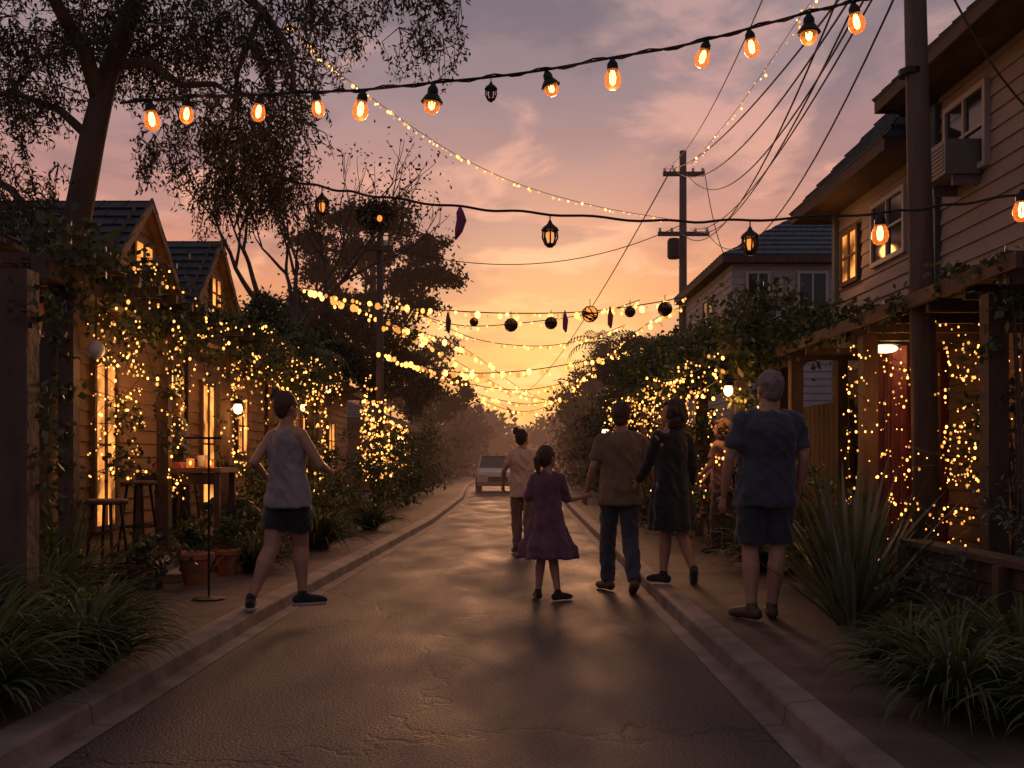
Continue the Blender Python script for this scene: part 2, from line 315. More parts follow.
# ------------------------------------------------------------ world
def world():
    w=bpy.data.worlds.new('World'); bpy.context.scene.world=w; w.use_nodes=True; t=w.node_tree; N=t.nodes; L=t.links; bg=N['Background']
    tc=N.new('ShaderNodeTexCoord'); nm=N.new('ShaderNodeVectorMath'); nm.operation='NORMALIZE'; L.new(tc.outputs['Generated'],nm.inputs[0])
    sx=N.new('ShaderNodeSeparateXYZ'); L.new(nm.outputs[0],sx.inputs[0])
    def math_(op,a,b=None,cl=False):
        m=N.new('ShaderNodeMath'); m.operation=op; m.use_clamp=cl
        for i,v in enumerate((a,b)):
            if v is None: continue
            if isinstance(v,(int,float)): m.inputs[i].default_value=v
            else: L.new(v,m.inputs[i])
        return m.outputs[0]
    def ramp(inp,els):
        r=N.new('ShaderNodeValToRGB'); e=r.color_ramp.elements
        e[0].position=els[0][0]; e[0].color=(*els[0][1],1); e[1].position=els[-1][0]; e[1].color=(*els[-1][1],1)
        for p,c in els[1:-1]:
            x=e.new(p); x.color=(*c,1)
        L.new(inp,r.inputs[0]); return r.outputs[0]
    def mix(bt,f,a,b):
        m=N.new('ShaderNodeMix'); m.data_type='RGBA'; m.blend_type=bt
        if isinstance(f,(int,float)): m.inputs[0].default_value=f
        else: L.new(f,m.inputs[0])
        for i,v in ((6,a),(7,b)):
            if isinstance(v,tuple): m.inputs[i].default_value=(*v,1)
            else: L.new(v,m.inputs[i])
        return m.outputs[2]
    z=sx.outputs['Z']
    base=ramp(z,[(0,(.82,.27,.07)),(.05,(1.0,.36,.07)),(.10,(1.0,.41,.11)),(.17,(.90,.37,.19)),(.24,(.68,.33,.26)),(.33,(.45,.30,.30)),(.45,(.29,.235,.265)),(1,(.14,.14,.18))])
    dp=N.new('ShaderNodeVectorMath'); dp.operation='DOT_PRODUCT'; L.new(nm.outputs[0],dp.inputs[0]); sd=Vector((.04,1,.09)).normalized(); dp.inputs[1].default_value=sd
    dt=dp.outputs['Value']
    gl=math_('POWER',math_('MAXIMUM',dt,0.0),110)
    glow=mix('MULTIPLY',1,(1.0,.66,.22),gl)
    m=N.new('ShaderNodeMapRange'); m.inputs[1].default_value=-.5; m.inputs[2].default_value=1; m.inputs[3].default_value=0; m.inputs[4].default_value=1; L.new(dt,m.inputs[0])
    back=ramp(z,[(0,(.29,.20,.22)),(.3,(.25,.19,.23)),(1,(.14,.14,.18))])
    col=mix('MIX',m.outputs[0],back,base)
    zz=math_('ADD',math_('MAXIMUM',z,0.0),.14)
    dv=N.new('ShaderNodeVectorMath'); dv.operation='DIVIDE'; L.new(nm.outputs[0],dv.inputs[0])
    cb=N.new('ShaderNodeCombineXYZ'); L.new(zz,cb.inputs[0]); L.new(zz,cb.inputs[1]); cb.inputs[2].default_value=1; L.new(cb.outputs[0],dv.inputs[1])
    def cloud(scale,off,lo,hi,st):
        mp=N.new('ShaderNodeMapping'); mp.inputs['Scale'].default_value=st; mp.inputs['Location'].default_value=off; mp.inputs['Rotation'].default_value=(0,0,.45); L.new(dv.outputs[0],mp.inputs[0])
        n=N.new('ShaderNodeTexNoise'); n.inputs['Scale'].default_value=scale; n.inputs['Detail'].default_value=8; n.inputs['Roughness'].default_value=.55; n.inputs['Distortion'].default_value=.5; L.new(mp.outputs[0],n.inputs[0])
        r=N.new('ShaderNodeMapRange'); r.interpolation_type='SMOOTHSTEP'; r.inputs[1].default_value=lo; r.inputs[2].default_value=hi; L.new(n.outputs['Fac'],r.inputs[0]); return r.outputs[0]
    c1=cloud(1.9,(3.1,1.7,0),.49,.60,(1,.9,.0)); c2=cloud(2.6,(8.3,4.4,0),.47,.60,(1,.9,.0)); c3=cloud(1.1,(1.2,9.4,0),.44,.66,(1,.7,0))
    dark=ramp(z,[(0,(.74,.26,.08)),(.12,(.74,.29,.14)),(.22,(.46,.235,.22)),(.33,(.27,.19,.22)),(.45,(.18,.155,.19)),(1,(.12,.12,.15))])
    lite=ramp(z,[(0,(1,.48,.15)),(.12,(1,.52,.22)),(.22,(1.0,.48,.32)),(.33,(.76,.41,.35)),(.45,(.46,.33,.33)),(1,(.18,.17,.2))])
    f1=math_('MULTIPLY',c1,math_('MULTIPLY',m.outputs[0],.75)); f2=math_('MULTIPLY',c2,math_('MULTIPLY',m.outputs[0],.9)); f3=math_('MULTIPLY',c3,math_('MULTIPLY',m.outputs[0],.35))
    col=mix('MIX',f3,col,dark); col=mix('MIX',f2,col,lite); col=mix('MIX',f1,col,dark)
    col=mix('ADD',.5,col,glow)
    L.new(col,bg.inputs[0]); bg.inputs[1].default_value=.95
world()
# ------------------------------------------------------------ lights
def light(p,w,r=.06,col=(1,.42,.12)):
    l=bpy.data.lights.new('lamp_light','POINT'); l.energy=w; l.color=col; l.shadow_soft_size=r
    o=bpy.data.objects.new('lamp_light',l); o.location=p; C.objects.link(o)
s=bpy.data.lights.new('sun','SUN'); s.energy=1.3; s.angle=R(12); s.color=(1,.46,.22); so=bpy.data.objects.new('sun',s); C.objects.link(so)
so.rotation_euler=Vector((-.06,-1,-.20)).to_track_quat('-Z','Y').to_euler()
# ------------------------------------------------------------ houses
def boards(mb,x,d0,d1,z0,z1,s,h=.17):
    z=z0
    while z<z1-.02:
        t=min(z+h,z1)
        a=[(x,d0,z),(x+s*.030,d0,z),(x+s*.008,d0,t),(x,d0,t)]; b=[(p[0],d1,p[2]) for p in a]
        mb.add(a+b,[(0,1,2,3),(7,6,5,4),(0,4,5,1),(1,5,6,2),(2,6,7,3),(3,7,4,0)]); z=t
def boardsY(mb,y,x0,x1,z0,z1,h=.17):
    z=z0
    while z<z1-.02:
        t=min(z+h,z1)
        a=[(x0,y,z),(x0,y-.030,z),(x0,y-.008,t),(x0,y,t)]; b=[(x1,p[1],p[2]) for p in a]
        mb.add(a+b,[(0,1,2,3),(7,6,5,4),(0,4,5,1),(1,5,6,2),(2,6,7,3),(3,7,4,0)]); z=t
def walls(parent,x,s,depth,d0,d1,z0,z1,m):
    mb=MB(); mb.box((min(x,x-s*depth),d0,z0),(max(x,x-s*depth),d1,z1))
    boards(mb,x,d0,d1,z0,z1,s); boardsY(mb,d0,min(x,x-s*depth),max(x,x-s*depth)+0,z0,z1)
    return mb.build('wall',m,parent)
def corner(parent,x,s,y,z0,z1,m):
    mb=MB(); mb.cbox((x+s*.02,y,(z0+z1)/2),(.13,.13,z1-z0)); mb.build('corner_board',m,parent)
def slope(mb,a,b,c,d,n,th=.035):
    a,b,c,d=map(Vector,(a,b,c,d)); nn=(b-a).cross(d-a).normalized()
    if nn.z<0: nn=-nn
    for i in range(n):
        t0=i/n; t1=(i+1)/n+.01
        p0=a.lerp(d,t0)+nn*th; p1=b.lerp(c,t0)+nn*th; p2=b.lerp(c,t1)+nn*.004; p3=a.lerp(d,t1)+nn*.004
        q0=a.lerp(d,t0); q1=b.lerp(c,t0)
        mb.add([p0,p1,p2,p3,q0,q1],[(0,1,2,3),(4,5,1,0)])
        L_=(b-a).length; k=max(1,int(L_/.3))
        for j in range(k):
            u=(j+(.5 if i%2 else 0))/k; e=p0.lerp(p1,u); f=p3.lerp(p2,u); g_=(p1-p0).normalized()*.012
            mb.add([e-g_,e+g_,f+g_,f-g_,e+nn*.014,f+nn*.014],[(0,1,4),(0,4,5,3),(4,1,2,5)])
    mb.add([a,b,c,d],[(3,2,1,0)])
def gable_roof(parent,x,s,depth,d0,d1,ze,zr,over=.16):
    dm=(d0+d1)/2; xo=x+s*over; xi=x-s*depth; mb=MB(); dz=(zr-ze)/((d1-d0)/2)*over
    slope(mb,(xo,d0-over,ze-dz),(xi,d0-over,ze-dz),(xi,dm,zr),(xo,dm,zr),9)
    slope(mb,(xo,d1+over,ze-dz),(xi,d1+over,ze-dz),(xi,dm,zr),(xo,dm,zr),9)
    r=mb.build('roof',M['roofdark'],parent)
    b=MB()
    for dd,sg in ((d0-over,-1),(d1+over,1)):
        b.quadslab((xo+s*.005,dd,ze-dz-.09),(xo+s*.005,dm,zr-.09),(xo+s*.005,dm,zr+.05),(xo+s*.005,dd,ze-dz+.05),.03*s*sg)
    b.build('bargeboard',M['wood'],r)
    w=MB(); w.add([(x+s*.004,d0,ze-.01),(x+s*.004,d1,ze-.01),(x+s*.004,dm,zr-.03),(x-s*.2,d0,ze-.01),(x-s*.2,d1,ze-.01),(x-s*.2,dm,zr-.03)],[(0,1,2),(3,5,4),(0,2,5,3),(1,4,5,2)])
    z=ze
    while z<zr-.1:
        u=(z-ze)/(zr-ze); hw=(d1-d0)/2*(1-u); boards(w,x+s*.004,dm-hw,dm+hw,z,min(z+.15,zr-.05),s,.15); z+=.15
    w.build('gable_wall',M['sidingL'],parent)
    sf=MB(); sf.quadslab((xo,d0-over,ze-dz-.02),(x,d0-over,ze-dz-.02),(x,dm,zr-.04),(xo,dm,zr-.04),.01); sf.quadslab((xo,d1+over,ze-dz-.02),(x,d1+over,ze-dz-.02),(x,dm,zr-.04),(xo,dm,zr-.04),.01)
    sf.build('soffit',M['soffit'],r)
    return r
def hip_roof(parent,x0,x1,d0,d1,ze,zr,over=.6,th=.17):
    X0,X1,D0,D1=x0-over,x1+over,d0-over,d1+over; mb=MB()
    w=min(X1-X0,D1-D0)/2
    if D1-D0>X1-X0: r0=Vector(((X0+X1)/2,D0+w,zr)); r1=Vector(((X0+X1)/2,D1-w,zr))
    else: r0=Vector((X0+w,(D0+D1)/2,zr)); r1=Vector((X1-w,(D0+D1)/2,zr))
    A,B,D_,E=Vector((X0,D0,ze)),Vector((X1,D0,ze)),Vector((X1,D1,ze)),Vector((X0,D1,ze))
    if D1-D0>X1-X0:
        slope(mb,A,B,r0,r0,12); slope(mb,B,D_,r1,r0,12); slope(mb,D_,E,r1,r1,12); slope(mb,E,A,r0,r1,12)
    else:
        slope(mb,A,B,r1,r0,12); slope(mb,B,D_,r1,r1,12); slope(mb,D_,E,r0,r1,12); slope(mb,E,A,r0,r0,12)
    r=mb.build('roof',M['roof'],parent)
    f=MB()
    f.box((X0,D0,ze-th),(X0+.04,D1,ze+.02)); f.box((X1-.04,D0,ze-th),(X1,D1,ze+.02)); f.box((X0+.04,D0,ze-th),(X1-.04,D0+.04,ze+.02)); f.box((X0+.04,D1-.04,ze-th),(X1-.04,D1,ze+.02))
    f.build('fascia',M['wood'],r)
    q=MB(); q.box((X0+.04,D0+.04,ze-th+.02),(X1-.04,D1-.04,ze-th+.05)); q.build('soffit',M['wood'],r)
    return r
def window_x(parent,x,s,y0,y1,z0,z1,pm,mun=1,fm=None,name='window'):
    fm=fm or M['wood']; X=x+s*.05; t=.06; f=MB()
    lo,hi=min(x,X+s*.03),max(x,X+s*.03)
    f.box((lo,y0-t,z1),(hi,y1+t,z1+t)); f.box((lo,y0-t,z0-t),(hi+0,y1+t,z0)); f.box((lo,y0-t,z0),(hi,y0,z1)); f.box((lo,y1,z0),(hi,y1+t,z1))
    for i in range(1,mun+1):
        yy=y0+(y1-y0)*i/(mun+1); f.box((lo,yy-.02,z0),(hi-.004,yy+.02,z1))
    zz=(z0+z1)/2; f.box((lo+.003,y0,zz-.015),(hi-.012,y1,zz+.015))
    fo=f.build(name,fm,parent); p=MB(); p.box((min(x,X),y0,z0),(max(x,X),y1,z1)); p.build('pane',pm,fo); return fo
def window_y(parent,y,x0,x1,z0,z1,pm,mun=1,fm=None):
    fm=fm or M['wood']; t=.06; f=MB(); a,b=y-.08,y
    f.box((x0-t,a,z1),(x1+t,b,z1+t)); f.box((x0-t,a,z0-t),(x1+t,b,z0)); f.box((x0-t,a,z0),(x0,b,z1)); f.box((x1,a,z0),(x1+t,b,z1))
    for i in range(1,mun+1):
        xx=x0+(x1-x0)*i/(mun+1); f.box((xx-.02,a+.004,z0),(xx+.02,b,z1))
    fo=f.build('window',fm,parent); p=MB(); p.box((x0,y-.05,z0),(x1,y,z1)); p.build('pane',pm,fo); return fo
hA=thing('timber_house','timber house at far left with steep tiled gable and glowing upper window',"house",(-4.6,13,0))
walls(hA,-4.6,1,6,8,14.9,.1,3.35,M['sidingL']); gable_roof(hA,-4.6,1,7,11.7,14.5,3.4,4.55)
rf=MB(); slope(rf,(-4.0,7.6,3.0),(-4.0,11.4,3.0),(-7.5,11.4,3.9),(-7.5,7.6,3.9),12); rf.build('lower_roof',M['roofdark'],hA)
window_x(hA,-4.6,1,12.75,13.4,3.42,4.0,M['lit'],1); window_x(hA,-4.6,1,13.95,14.6,1.45,2.5,M['litbright'],1)
window_x(hA,-4.6,1,9.3,9.9,1.5,2.2,M['lit'],2); window_x(hA,-4.6,1,11.5,12.1,.5,2.35,M['lit'],1,name='door')
corner(hA,-4.6,1,14.9,.1,3.3,M['wood'])
hB=thing('timber_house','smaller timber house with second tiled gable, behind the first gable on the left',"house",(-4.6,17,0))
walls(hB,-4.62,1,6,15.1,20,.1,3.55,M['sidingL']); gable_roof(hB,-4.62,1,7,15.2,17.7,3.65,4.75)
window_x(hB,-4.62,1,16.2,16.75,3.68,4.15,M['lit'],1); window_x(hB,-4.62,1,15.7,16.35,.6,2.4,M['lit'],1,name='door'); window_x(hB,-4.62,1,17.8,18.5,1.4,2.3,M['lit'],1)
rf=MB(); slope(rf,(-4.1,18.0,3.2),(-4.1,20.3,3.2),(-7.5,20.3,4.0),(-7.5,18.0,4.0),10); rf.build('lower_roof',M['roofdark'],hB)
hC=thing('timber_house','low timber clad house with wall lamp, midway down left side',"house",(-4.5,25,0))
walls(hC,-4.5,1,6,21.5,30,.1,3.1,M['sidingL']); hip_roof(hC,-10.5,-4.5,21.5,30,3.2,4.5,.5)
window_x(hC,-4.5,1,23,24.0,1.3,2.2,M['lit'],1); window_x(hC,-4.5,1,26.5,27.5,1.3,2.2,M['lit'],1)
hD=thing('cottage','far low cottage with glowing veranda on the left before the parked car',"house",(-4.4,42,0))
walls(hD,-4.4,1,6,36,50,.1,2.6,M['sidingL']); hip_roof(hD,-10.4,-4.4,36,50,2.7,4.0,.7)
for y in (38,41.5,45): window_x(hD,-4.4,1,y,y+1.3,1,2.1,M['lit'],1)
hR=thing('two_storey_house','two storey clapboard house on the right with deep eaves and slate roof',"house",(4.9,10,0))
walls(hR,4.9,-1,7,5.2,11.4,.1,5.28,M['sidingR'])
mb=MB(); mb.box((4.9,11.4,.1),(11.9,14.8,4.85)); boards(mb,4.9,11.47,14.8,.1,4.82,-1); mb.build('side_wing_wall',M['sidingR'],hR)
hip_roof(hR,4.9,11.9,5.2,11.35,5.40,8.8,.55,.13); hip_roof(hR,5.0,11,12.3,14.8,4.92,7.0,.62,.13)
corner(hR,4.9,-1,11.4,.1,5.2,M['corner']); corner(hR,4.9,-1,9.35,2.9,5.2,M['corner']); corner(hR,4.9,-1,14.8,.1,4.8,M['corner'])
wtrim=mat('pale_trim',(.40,.36,.33),.6,.1,5,.05)
window_x(hR,4.9,-1,10.25,11.1,4.25,5.0,M['glassdark'],1,wtrim); window_x(hR,4.9,-1,13.9,14.5,3.75,4.4,M['lit'],1); window_x(hR,4.9,-1,12.3,13.3,3.8,4.5,M['glassdark'],1,wtrim)
mb=MB(); mb.box((4.50,10.35,4.15),(4.86,10.95,4.5)); 
for k in range(7): mb.box((4.49,10.38,4.19+k*.042),(4.5,10.92,4.205+k*.042))
mb.box((4.6,10.4,4.05),(4.86,10.44,4.15)); mb.box((4.6,10.86,4.05),(4.86,10.9,4.15))
tag(mb.build('air_conditioner',M['grey']),'boxy grey air conditioner mounted below the upper right house window','air conditioner')
hS=thing('rendered_house','pale grey two storey house with slate roof, beyond the clapboard house on the right',"house",(5.4,27,0))
walls(hS,5.45,-1,6,24,30,.1,5.85,M['sidingG']); hip_roof(hS,5.45,11.45,24,30,6.0,8.0,.3)
window_y(hS,23.96,5.8,6.25,4.75,5.6,M['glassdark'],1,wtrim); window_y(hS,23.96,7.0,7.6,4.75,5.6,M['glassdark'],1,wtrim); window_x(hS,5.45,-1,26,27.2,4.5,5.4,M['glassdark'],1,wtrim)
po=thing('timber_porch','timber porch with sloping plank roof in front of clapboard house on the right','porch',(4,9.5,0))
mb=MB()
for i in range(26):
    y0=6.6+i*.215; mb.quadslab((3.35,y0,2.56),(3.35,y0+.2,2.56),(4.87,y0+.2,3.0),(4.87,y0,3.0),-.03)
pr=mb.build('roof',M['wood'],po)
mb=MB(); mb.box((3.30,6.55,2.48),(3.345,12.2,2.59)); mb.build('fascia',M['wood'],pr)
mb=MB()
for i in range(9): mb.box((3.36,6.75+i*.64,2.41),(4.85,6.80+i*.64,2.52))
mb.build('rafters',M['wood'],pr)
for y in (7.15,9.6,11.95):
    mb=MB(); mb.box((3.38,y-.07,.12),(3.52,y+.07,2.41)); mb.box((3.35,y-.1,.12),(3.55,y+.1,.3)); mb.build('post',M['wood'],po)
mb=MB(); mb.box((3.3,6.6,.13),(4.87,12.1,.26)); mb.build('deck',M['wood'],po)
lw=MB(); boards(lw,4.84,6.7,11.0,.26,2.5,-1); boards(lw,4.84,12.95,14.5,.26,2.5,-1); lw.build('lining_boards',M['sidingL'],po)
dr=MB(); dr.box((4.80,11.1,.26),(4.86,12.8,2.5))
for k in range(9): dr.box((4.785,11.12+k*.19,.28),(4.8,11.28+k*.19,2.48))
dro=dr.build('door',M['red'],po); hd=MB(); hd.tube([(4.79,11.3,1.15),(4.75,11.3,1.15),(4.75,11.3,1.35),(4.79,11.3,1.35)],.012); hd.build('handle',M['metal'],dro)
mb=MB(); n=60; vs=[]
for z in (2.40,1.6,.9,.4):
    for i in range(n+1):
        t=i/n; vs.append((4.05+.035*math.sin(t*38)+.02*math.sin(t*13),10.2+t*.85,z))
mb.add(vs,[(r*(n+1)+i,r*(n+1)+i+1,(r+1)*(n+1)+i+1,(r+1)*(n+1)+i) for r in range(3) for i in range(n)])
tag(mb.build('curtain',M['red'],smooth=True),'long red curtain hanging in folds under the right porch','curtain')
mb=MB()
for i in range(16): mb.box((-4.58+i*.075,8.2,.3),(-4.51+i*.075,20,.34))
mb.box((-4.58,8.2,.13),(-3.4,20,.3)); struct(mb.build('deck',M['wood']))
mb=MB(); mb.box((-3.39,9.4,.125),(-2.95,10.9,.2)); mb.box((-3.39,9.4,.2),(-3.15,10.9,.29)); tag(mb.build('porch_steps',M['concrete']),'two low concrete steps up to the left timber deck','steps')
pg=thing('pergola','timber pergola draped with vines along the left veranda','pergola',(-3.4,12,0))
for y in (8.1,10.4,12.75,15.4,18.5):
    mb=MB(); mb.box((-3.47,y-.06,.12),(-3.35,y+.06,2.6)); mb.build('post',M['wood'],pg)
mb=MB(); mb.box((-3.48,7.6,2.6),(-3.34,19.6,2.75)); mb.build('beam',M['wood'],pg)
mb=MB()
for i in range(24): mb.box((-4.58,7.8+i*.5,2.752),(-3.1,7.86+i*.5,2.83))
mb.build('rafters',M['wood'],pg)
mb=MB(); mb.box((-2.90,5.93,.12),(-2.74,6.09,2.36)); mb.box((-2.92,5.91,.12),(-2.72,6.11,.32))
tag(mb.build('wooden_post',M['wood']),'thick weathered wooden post at the left edge of the photo','post')
pr_=thing('pergola','vine covered arbour running behind the pavement on the right','pergola',(3.2,17,0))
for y in (12.6,15.2,18,21,24):
    for x in (2.95,4.2):
        mb=MB(); mb.box((x-.06,y-.06,.12),(x+.06,y+.06,2.6)); mb.build('post',M['wood'],pr_)
mb=MB(); mb.box((2.88,12.2,2.6),(3.02,24.6,2.72)); mb.build('beam',M['wood'],pr_)
mb=MB(); mb.box((4.13,12.2,2.6),(4.27,24.6,2.72)); mb.build('beam',M['wood'],pr_)
fl=MB(); fl.box((4.341,12.6,.14),(4.36,24.6,2.0))
for k in range(60): fl.box((4.3,12.6+k*.2,.14),(4.34,12.78+k*.2,2.0))
tag(fl.build('paling_fence',M['wood']),'dark timber paling fence behind the right arbour','fence')
# ------------------------------------------------------------ vegetation
def bush(name,label,ells,m,nc=26,nl=34,sp=.09,L=.07,W=.035,cat='shrub',group=None,droop=.2,stem=True,flowers=0,dens=1.8,big=1.25):
    c0=ells[0][0]; t=thing(name,label,cat,(c0[0],c0[1],.12),group)
    pts=clumps(ells,nc*dens,nl,sp*1.1,.4); pts[:,2]=np.maximum(pts[:,2],.14)
    leaves('foliage',pts,L*big,W*big,m,t,droop)
    if stem:
        for (c,r) in ells:
            mb=MB()
            for k in range(5):
                e=Vector(c)+Vector((random.uniform(-.6,.6)*(r[0]),random.uniform(-.6,.6)*r[1],random.uniform(0,.6)*r[2]))
                b=Vector((c[0]+random.uniform(-.02,.02),c[1]+random.uniform(-.02,.02),.12)); mb.tube([b,(b+e)/2+Vector((.04,0,.03)),e],[.018,.012,.005],5)
            mb.build('stem',M['bark'],t)
    if flowers: 
        f=pts[rng.choice(len(pts),flowers)]+rng.normal(size=(flowers,3))*.04; f=np.repeat(f,6,axis=0); fo=leaves('flowers',f,.045,.038,M['flower'],t); fo['kind']='stuff'
    return t
def strap(label,loc,n,L,w,m,name='strap_leaf_plant',cat='plant',up=.75,droop=1.0,group=None,seed=1,stiff=False):
    r=random.Random(seed); V=[];Fq=[]; S=7
    for i in range(n):
        a=r.uniform(0,2*math.pi); el=R(r.uniform(35,88))*up/.75 if not stiff else R(r.uniform(38,88)); el=min(el,R(89)); l=L*r.uniform(.55,1.1)
        p=Vector(loc)+Vector((math.cos(a),math.sin(a),0))*r.uniform(0,.14)*L; h=Vector((math.cos(a),math.sin(a),0)); sd=Vector((-math.sin(a),math.cos(a),0)); ww=w*r.uniform(.7,1.2)
        b=len(V); e=el; tw=r.uniform(-.4,.4)
        for k in range(S+1):
            t=k/S; wd=ww*(1-t**2.2)*(.7+.6*t if t<.5 else 1) +.0005
            nrm=(h*-math.sin(e)+Vector((0,0,math.cos(e))))
            s2=(sd*math.cos(tw)+nrm*math.sin(tw))
            V+= [tuple(p-s2*wd/2),tuple(p-nrm*wd*.22),tuple(p+s2*wd/2)]
            p=p+(h*math.cos(e)+Vector((0,0,math.sin(e))))*l/S
            e-= (droop*(.25+1.1*t)*.42) if not stiff else .03
            if p.z<.13: p.z=.13
        for k in range(S):
            q=b+3*k; Fq+=[(q,q+1,q+4,q+3),(q+1,q+2,q+5,q+4)]
    t=thing(name,label,cat,loc,group); npmesh('foliage',np.array(V),np.array(Fq),m,t)
    mb=MB(); mb.ell(Vector(loc)+Vector((0,0,.0)),(L*.09,L*.09,L*.07)); mb.build('crown_base',M['soil'],t); return t
lf=[(-2.55,5.0,.78,'big arching strap leaf clump in the near left corner'),(-2.2,5.45,.62,'strap leaf clump beside kerb, right of the near left corner clump'),(-2.95,5.5,.85,'tall strap leaf clump at the left edge behind the corner clump'),
    (-2.45,6.2,.62,'low strap leaf clump on the left pavement edge in front of the black stand'),(-2.3,4.5,.6,'strap leaf clump lowest in the left bed'),(-2.95,6.5,.8,'strap leaf clump behind the wooden post on the left')]
for i,(x,y,l,lb) in enumerate(lf): strap(lb,(x,y,.12),360,l,.027,M['leaf_strap'],seed=10+i,droop=.95)
rf_=[(2.02,4.55,.6,'arching strap leaf clump in the near right bed beside the kerb'),(2.5,4.9,.66,'strap leaf clump at right edge, behind the near right one'),(2.1,5.25,.5,'rounded strap leaf clump farthest left of the near right bed'),(2.35,4.15,.55,'strap leaf clump in the bottom right corner of photo'),(2.55,5.7,.55,'strap leaf clump against the low timber planter')]
for i,(x,y,l,lb) in enumerate(rf_): strap(lb,(x,y,.12),360,l,.023,M['leaf_strap'],seed=30+i,droop=1.0)
strap('tall spiky flax with pale pointed leaves right of the older man',(2.62,7.7,.12),80,1.2,.06,M['leaf_flax'],'flax_plant',stiff=True,seed=3)
strap('shorter spiky flax in front of the tall flax',(2.42,7.0,.12),70,.75,.045,M['leaf_flax'],'flax_plant',stiff=True,seed=4)
strap('spiky flax standing beside the near utility pole foot',(3.05,8.6,.12),60,1.0,.05,M['leaf_flax'],'flax_plant',stiff=True,seed=5)
strap('dark flax at the left pergola foot beside the stools',(-3.2,7.4,.12),60,.95,.04,M['leaf_strap'],'flax_plant',stiff=True,seed=6)
strap('leafy arching clump behind the jogger on the left verge',(-2.5,10.4,.12),220,.65,.03,M['leaf_strap'],seed=7)
strap('arching clump on left verge between jogger and far shrubs',(-2.3,13.0,.12),220,.85,.035,M['leaf_strap'],seed=8)
strap('arching clump beside the woman in the black coat',(2.7,10.4,.12),180,.8,.035,M['leaf_strap'],seed=9)
strap('tufted clump on left verge in front of the tall leafy shrub',(-2.1,16.6,.12),200,.8,.035,M['leaf_strap'],seed=19)
E=lambda x,y,z,a,b,c:((x,y,z),(a,b,c))
bush('shrub','round silvery shrub beside wooden planter on the right',[E(2.85,6.6,.42,.34,.35,.36)],M['leaf_blue'],90,40,.05,.035,.014,dens=1.3)
bush('shrub','silvery grey bush at the right edge above the planter',[E(3.25,6.1,.8,.34,.4,.42),E(3.5,6.7,.85,.4,.4,.45)],M['leaf_blue'],80,40,.06,.04,.016,dens=1.3)
bush('shrub','leafy climber hanging beside right porch post at the photo edge',[E(3.5,6.9,2.2,.25,.3,.45),E(3.6,7.2,1.5,.25,.3,.6)],M['leaf_vine'],40,30,.08,.06,.04)
bush('shrub','low dark shrub behind flax and before the red door',[E(3.1,9.6,.6,.45,.7,.5)],M['leaf_bush'],40,34)
bush('shrub','broad shrub behind the older man on the right verge',[E(2.85,8.9,.5,.4,.6,.45)],M['leaf_bush'],40,34)
bush('flowering_shrub','pink flowering shrub beyond the woman in the black coat',[E(2.85,12.8,.7,.5,.6,.6),E(2.85,13.8,.65,.5,.6,.55)],M['leaf_bush'],36,34,flowers=90,cat='flowering shrub')
bush('flowering_shrub','smaller pink flowering shrub under the right arbour lamp',[E(3.0,11.2,.85,.4,.4,.65)],M['leaf_bush'],36,34,flowers=70,cat='flowering shrub')
bush('shrub','long clipped shrub beyond the flowers on the right verge',[E(2.55,16,.75,.5,1.6,.7)],M['leaf_bush'],30,30)
bush('shrub','farther bushy shrub on the right verge below arbour end',[E(2.6,19.5,.85,.6,1.8,.8),E(2.75,23,.95,.6,1.8,.95)],M['leaf_bush'],24,30,L=.09,W=.05)
bush('shrub','tall dark shrub where the right arbour meets the far trees',[E(3.3,28,1.5,1.0,2.8,1.6),E(3.6,33,1.7,1.2,3,1.8)],M['leaf_far'],14,34,.16,.13,.08)
bush('shrub','long high hedge on the right running to the street end',[E(4.0,40,1.7,1.5,4,2.0),E(4.6,50,2.0,1.8,5,2.4),E(5.4,62,2.3,2.2,6,3.0)],M['leaf_far'],7,40,.3,.2,.13)
bush('shrub','bushy shrub behind the terracotta pots on the left',[E(-2.95,11.3,.5,.36,.5,.42)],M['leaf_bush'],50,34)
bush('shrub','dense shrub left of the jogger beside deck steps',[E(-3.0,9.0,.34,.28,.3,.22)],M['leaf_bush'],50,34)
bush('shrub','wide leafy shrub on left verge, right of the jogger',[E(-2.75,12.3,.55,.5,.7,.5)],M['leaf_bush'],40,34)
bush('shrub','rounded shrub on left verge halfway to the parked car',[E(-2.6,15.3,.65,.6,1.1,.6)],M['leaf_bush'],34,34)
bush('shrub','tall leafy shrub against the left pergola front',[E(-3.2,14.2,.8,.3,.8,.7),E(-3.15,17,.95,.35,.9,.85)],M['leaf_bush'],34,34)
bush('shrub','long shrub bank on left verge before the low timber house',[E(-2.65,19.5,.9,.8,1.8,.9)],M['leaf_bush'],26,34)
bush('shrub','far shrub bank on the left verge in front of the low timber house',[E(-2.6,25,1.0,.85,2.6,1.05)],M['leaf_bush'],20,34,.12,.09,.05)
bush('shrub','farthest left shrub bank near the far cottage',[E(-2.8,33,1.2,.9,3.5,1.2)],M['leaf_far'],14,34,.16,.12,.07)
bush('shrub','high hazy hedge on the left beyond the far cottage',[E(-3.4,46,1.2,1.1,4,1.5),E(-3.3,58,1.8,1.6,5,2.2),E(-2.6,70,2.2,2,5,3.0)],M['leaf_far'],7,40,.3,.2,.13)
bush('shrub','dark ferny bush at left edge behind the wooden post',[E(-3.3,6.7,.7,.35,.5,.6)],M['leaf_bush'],50,36)
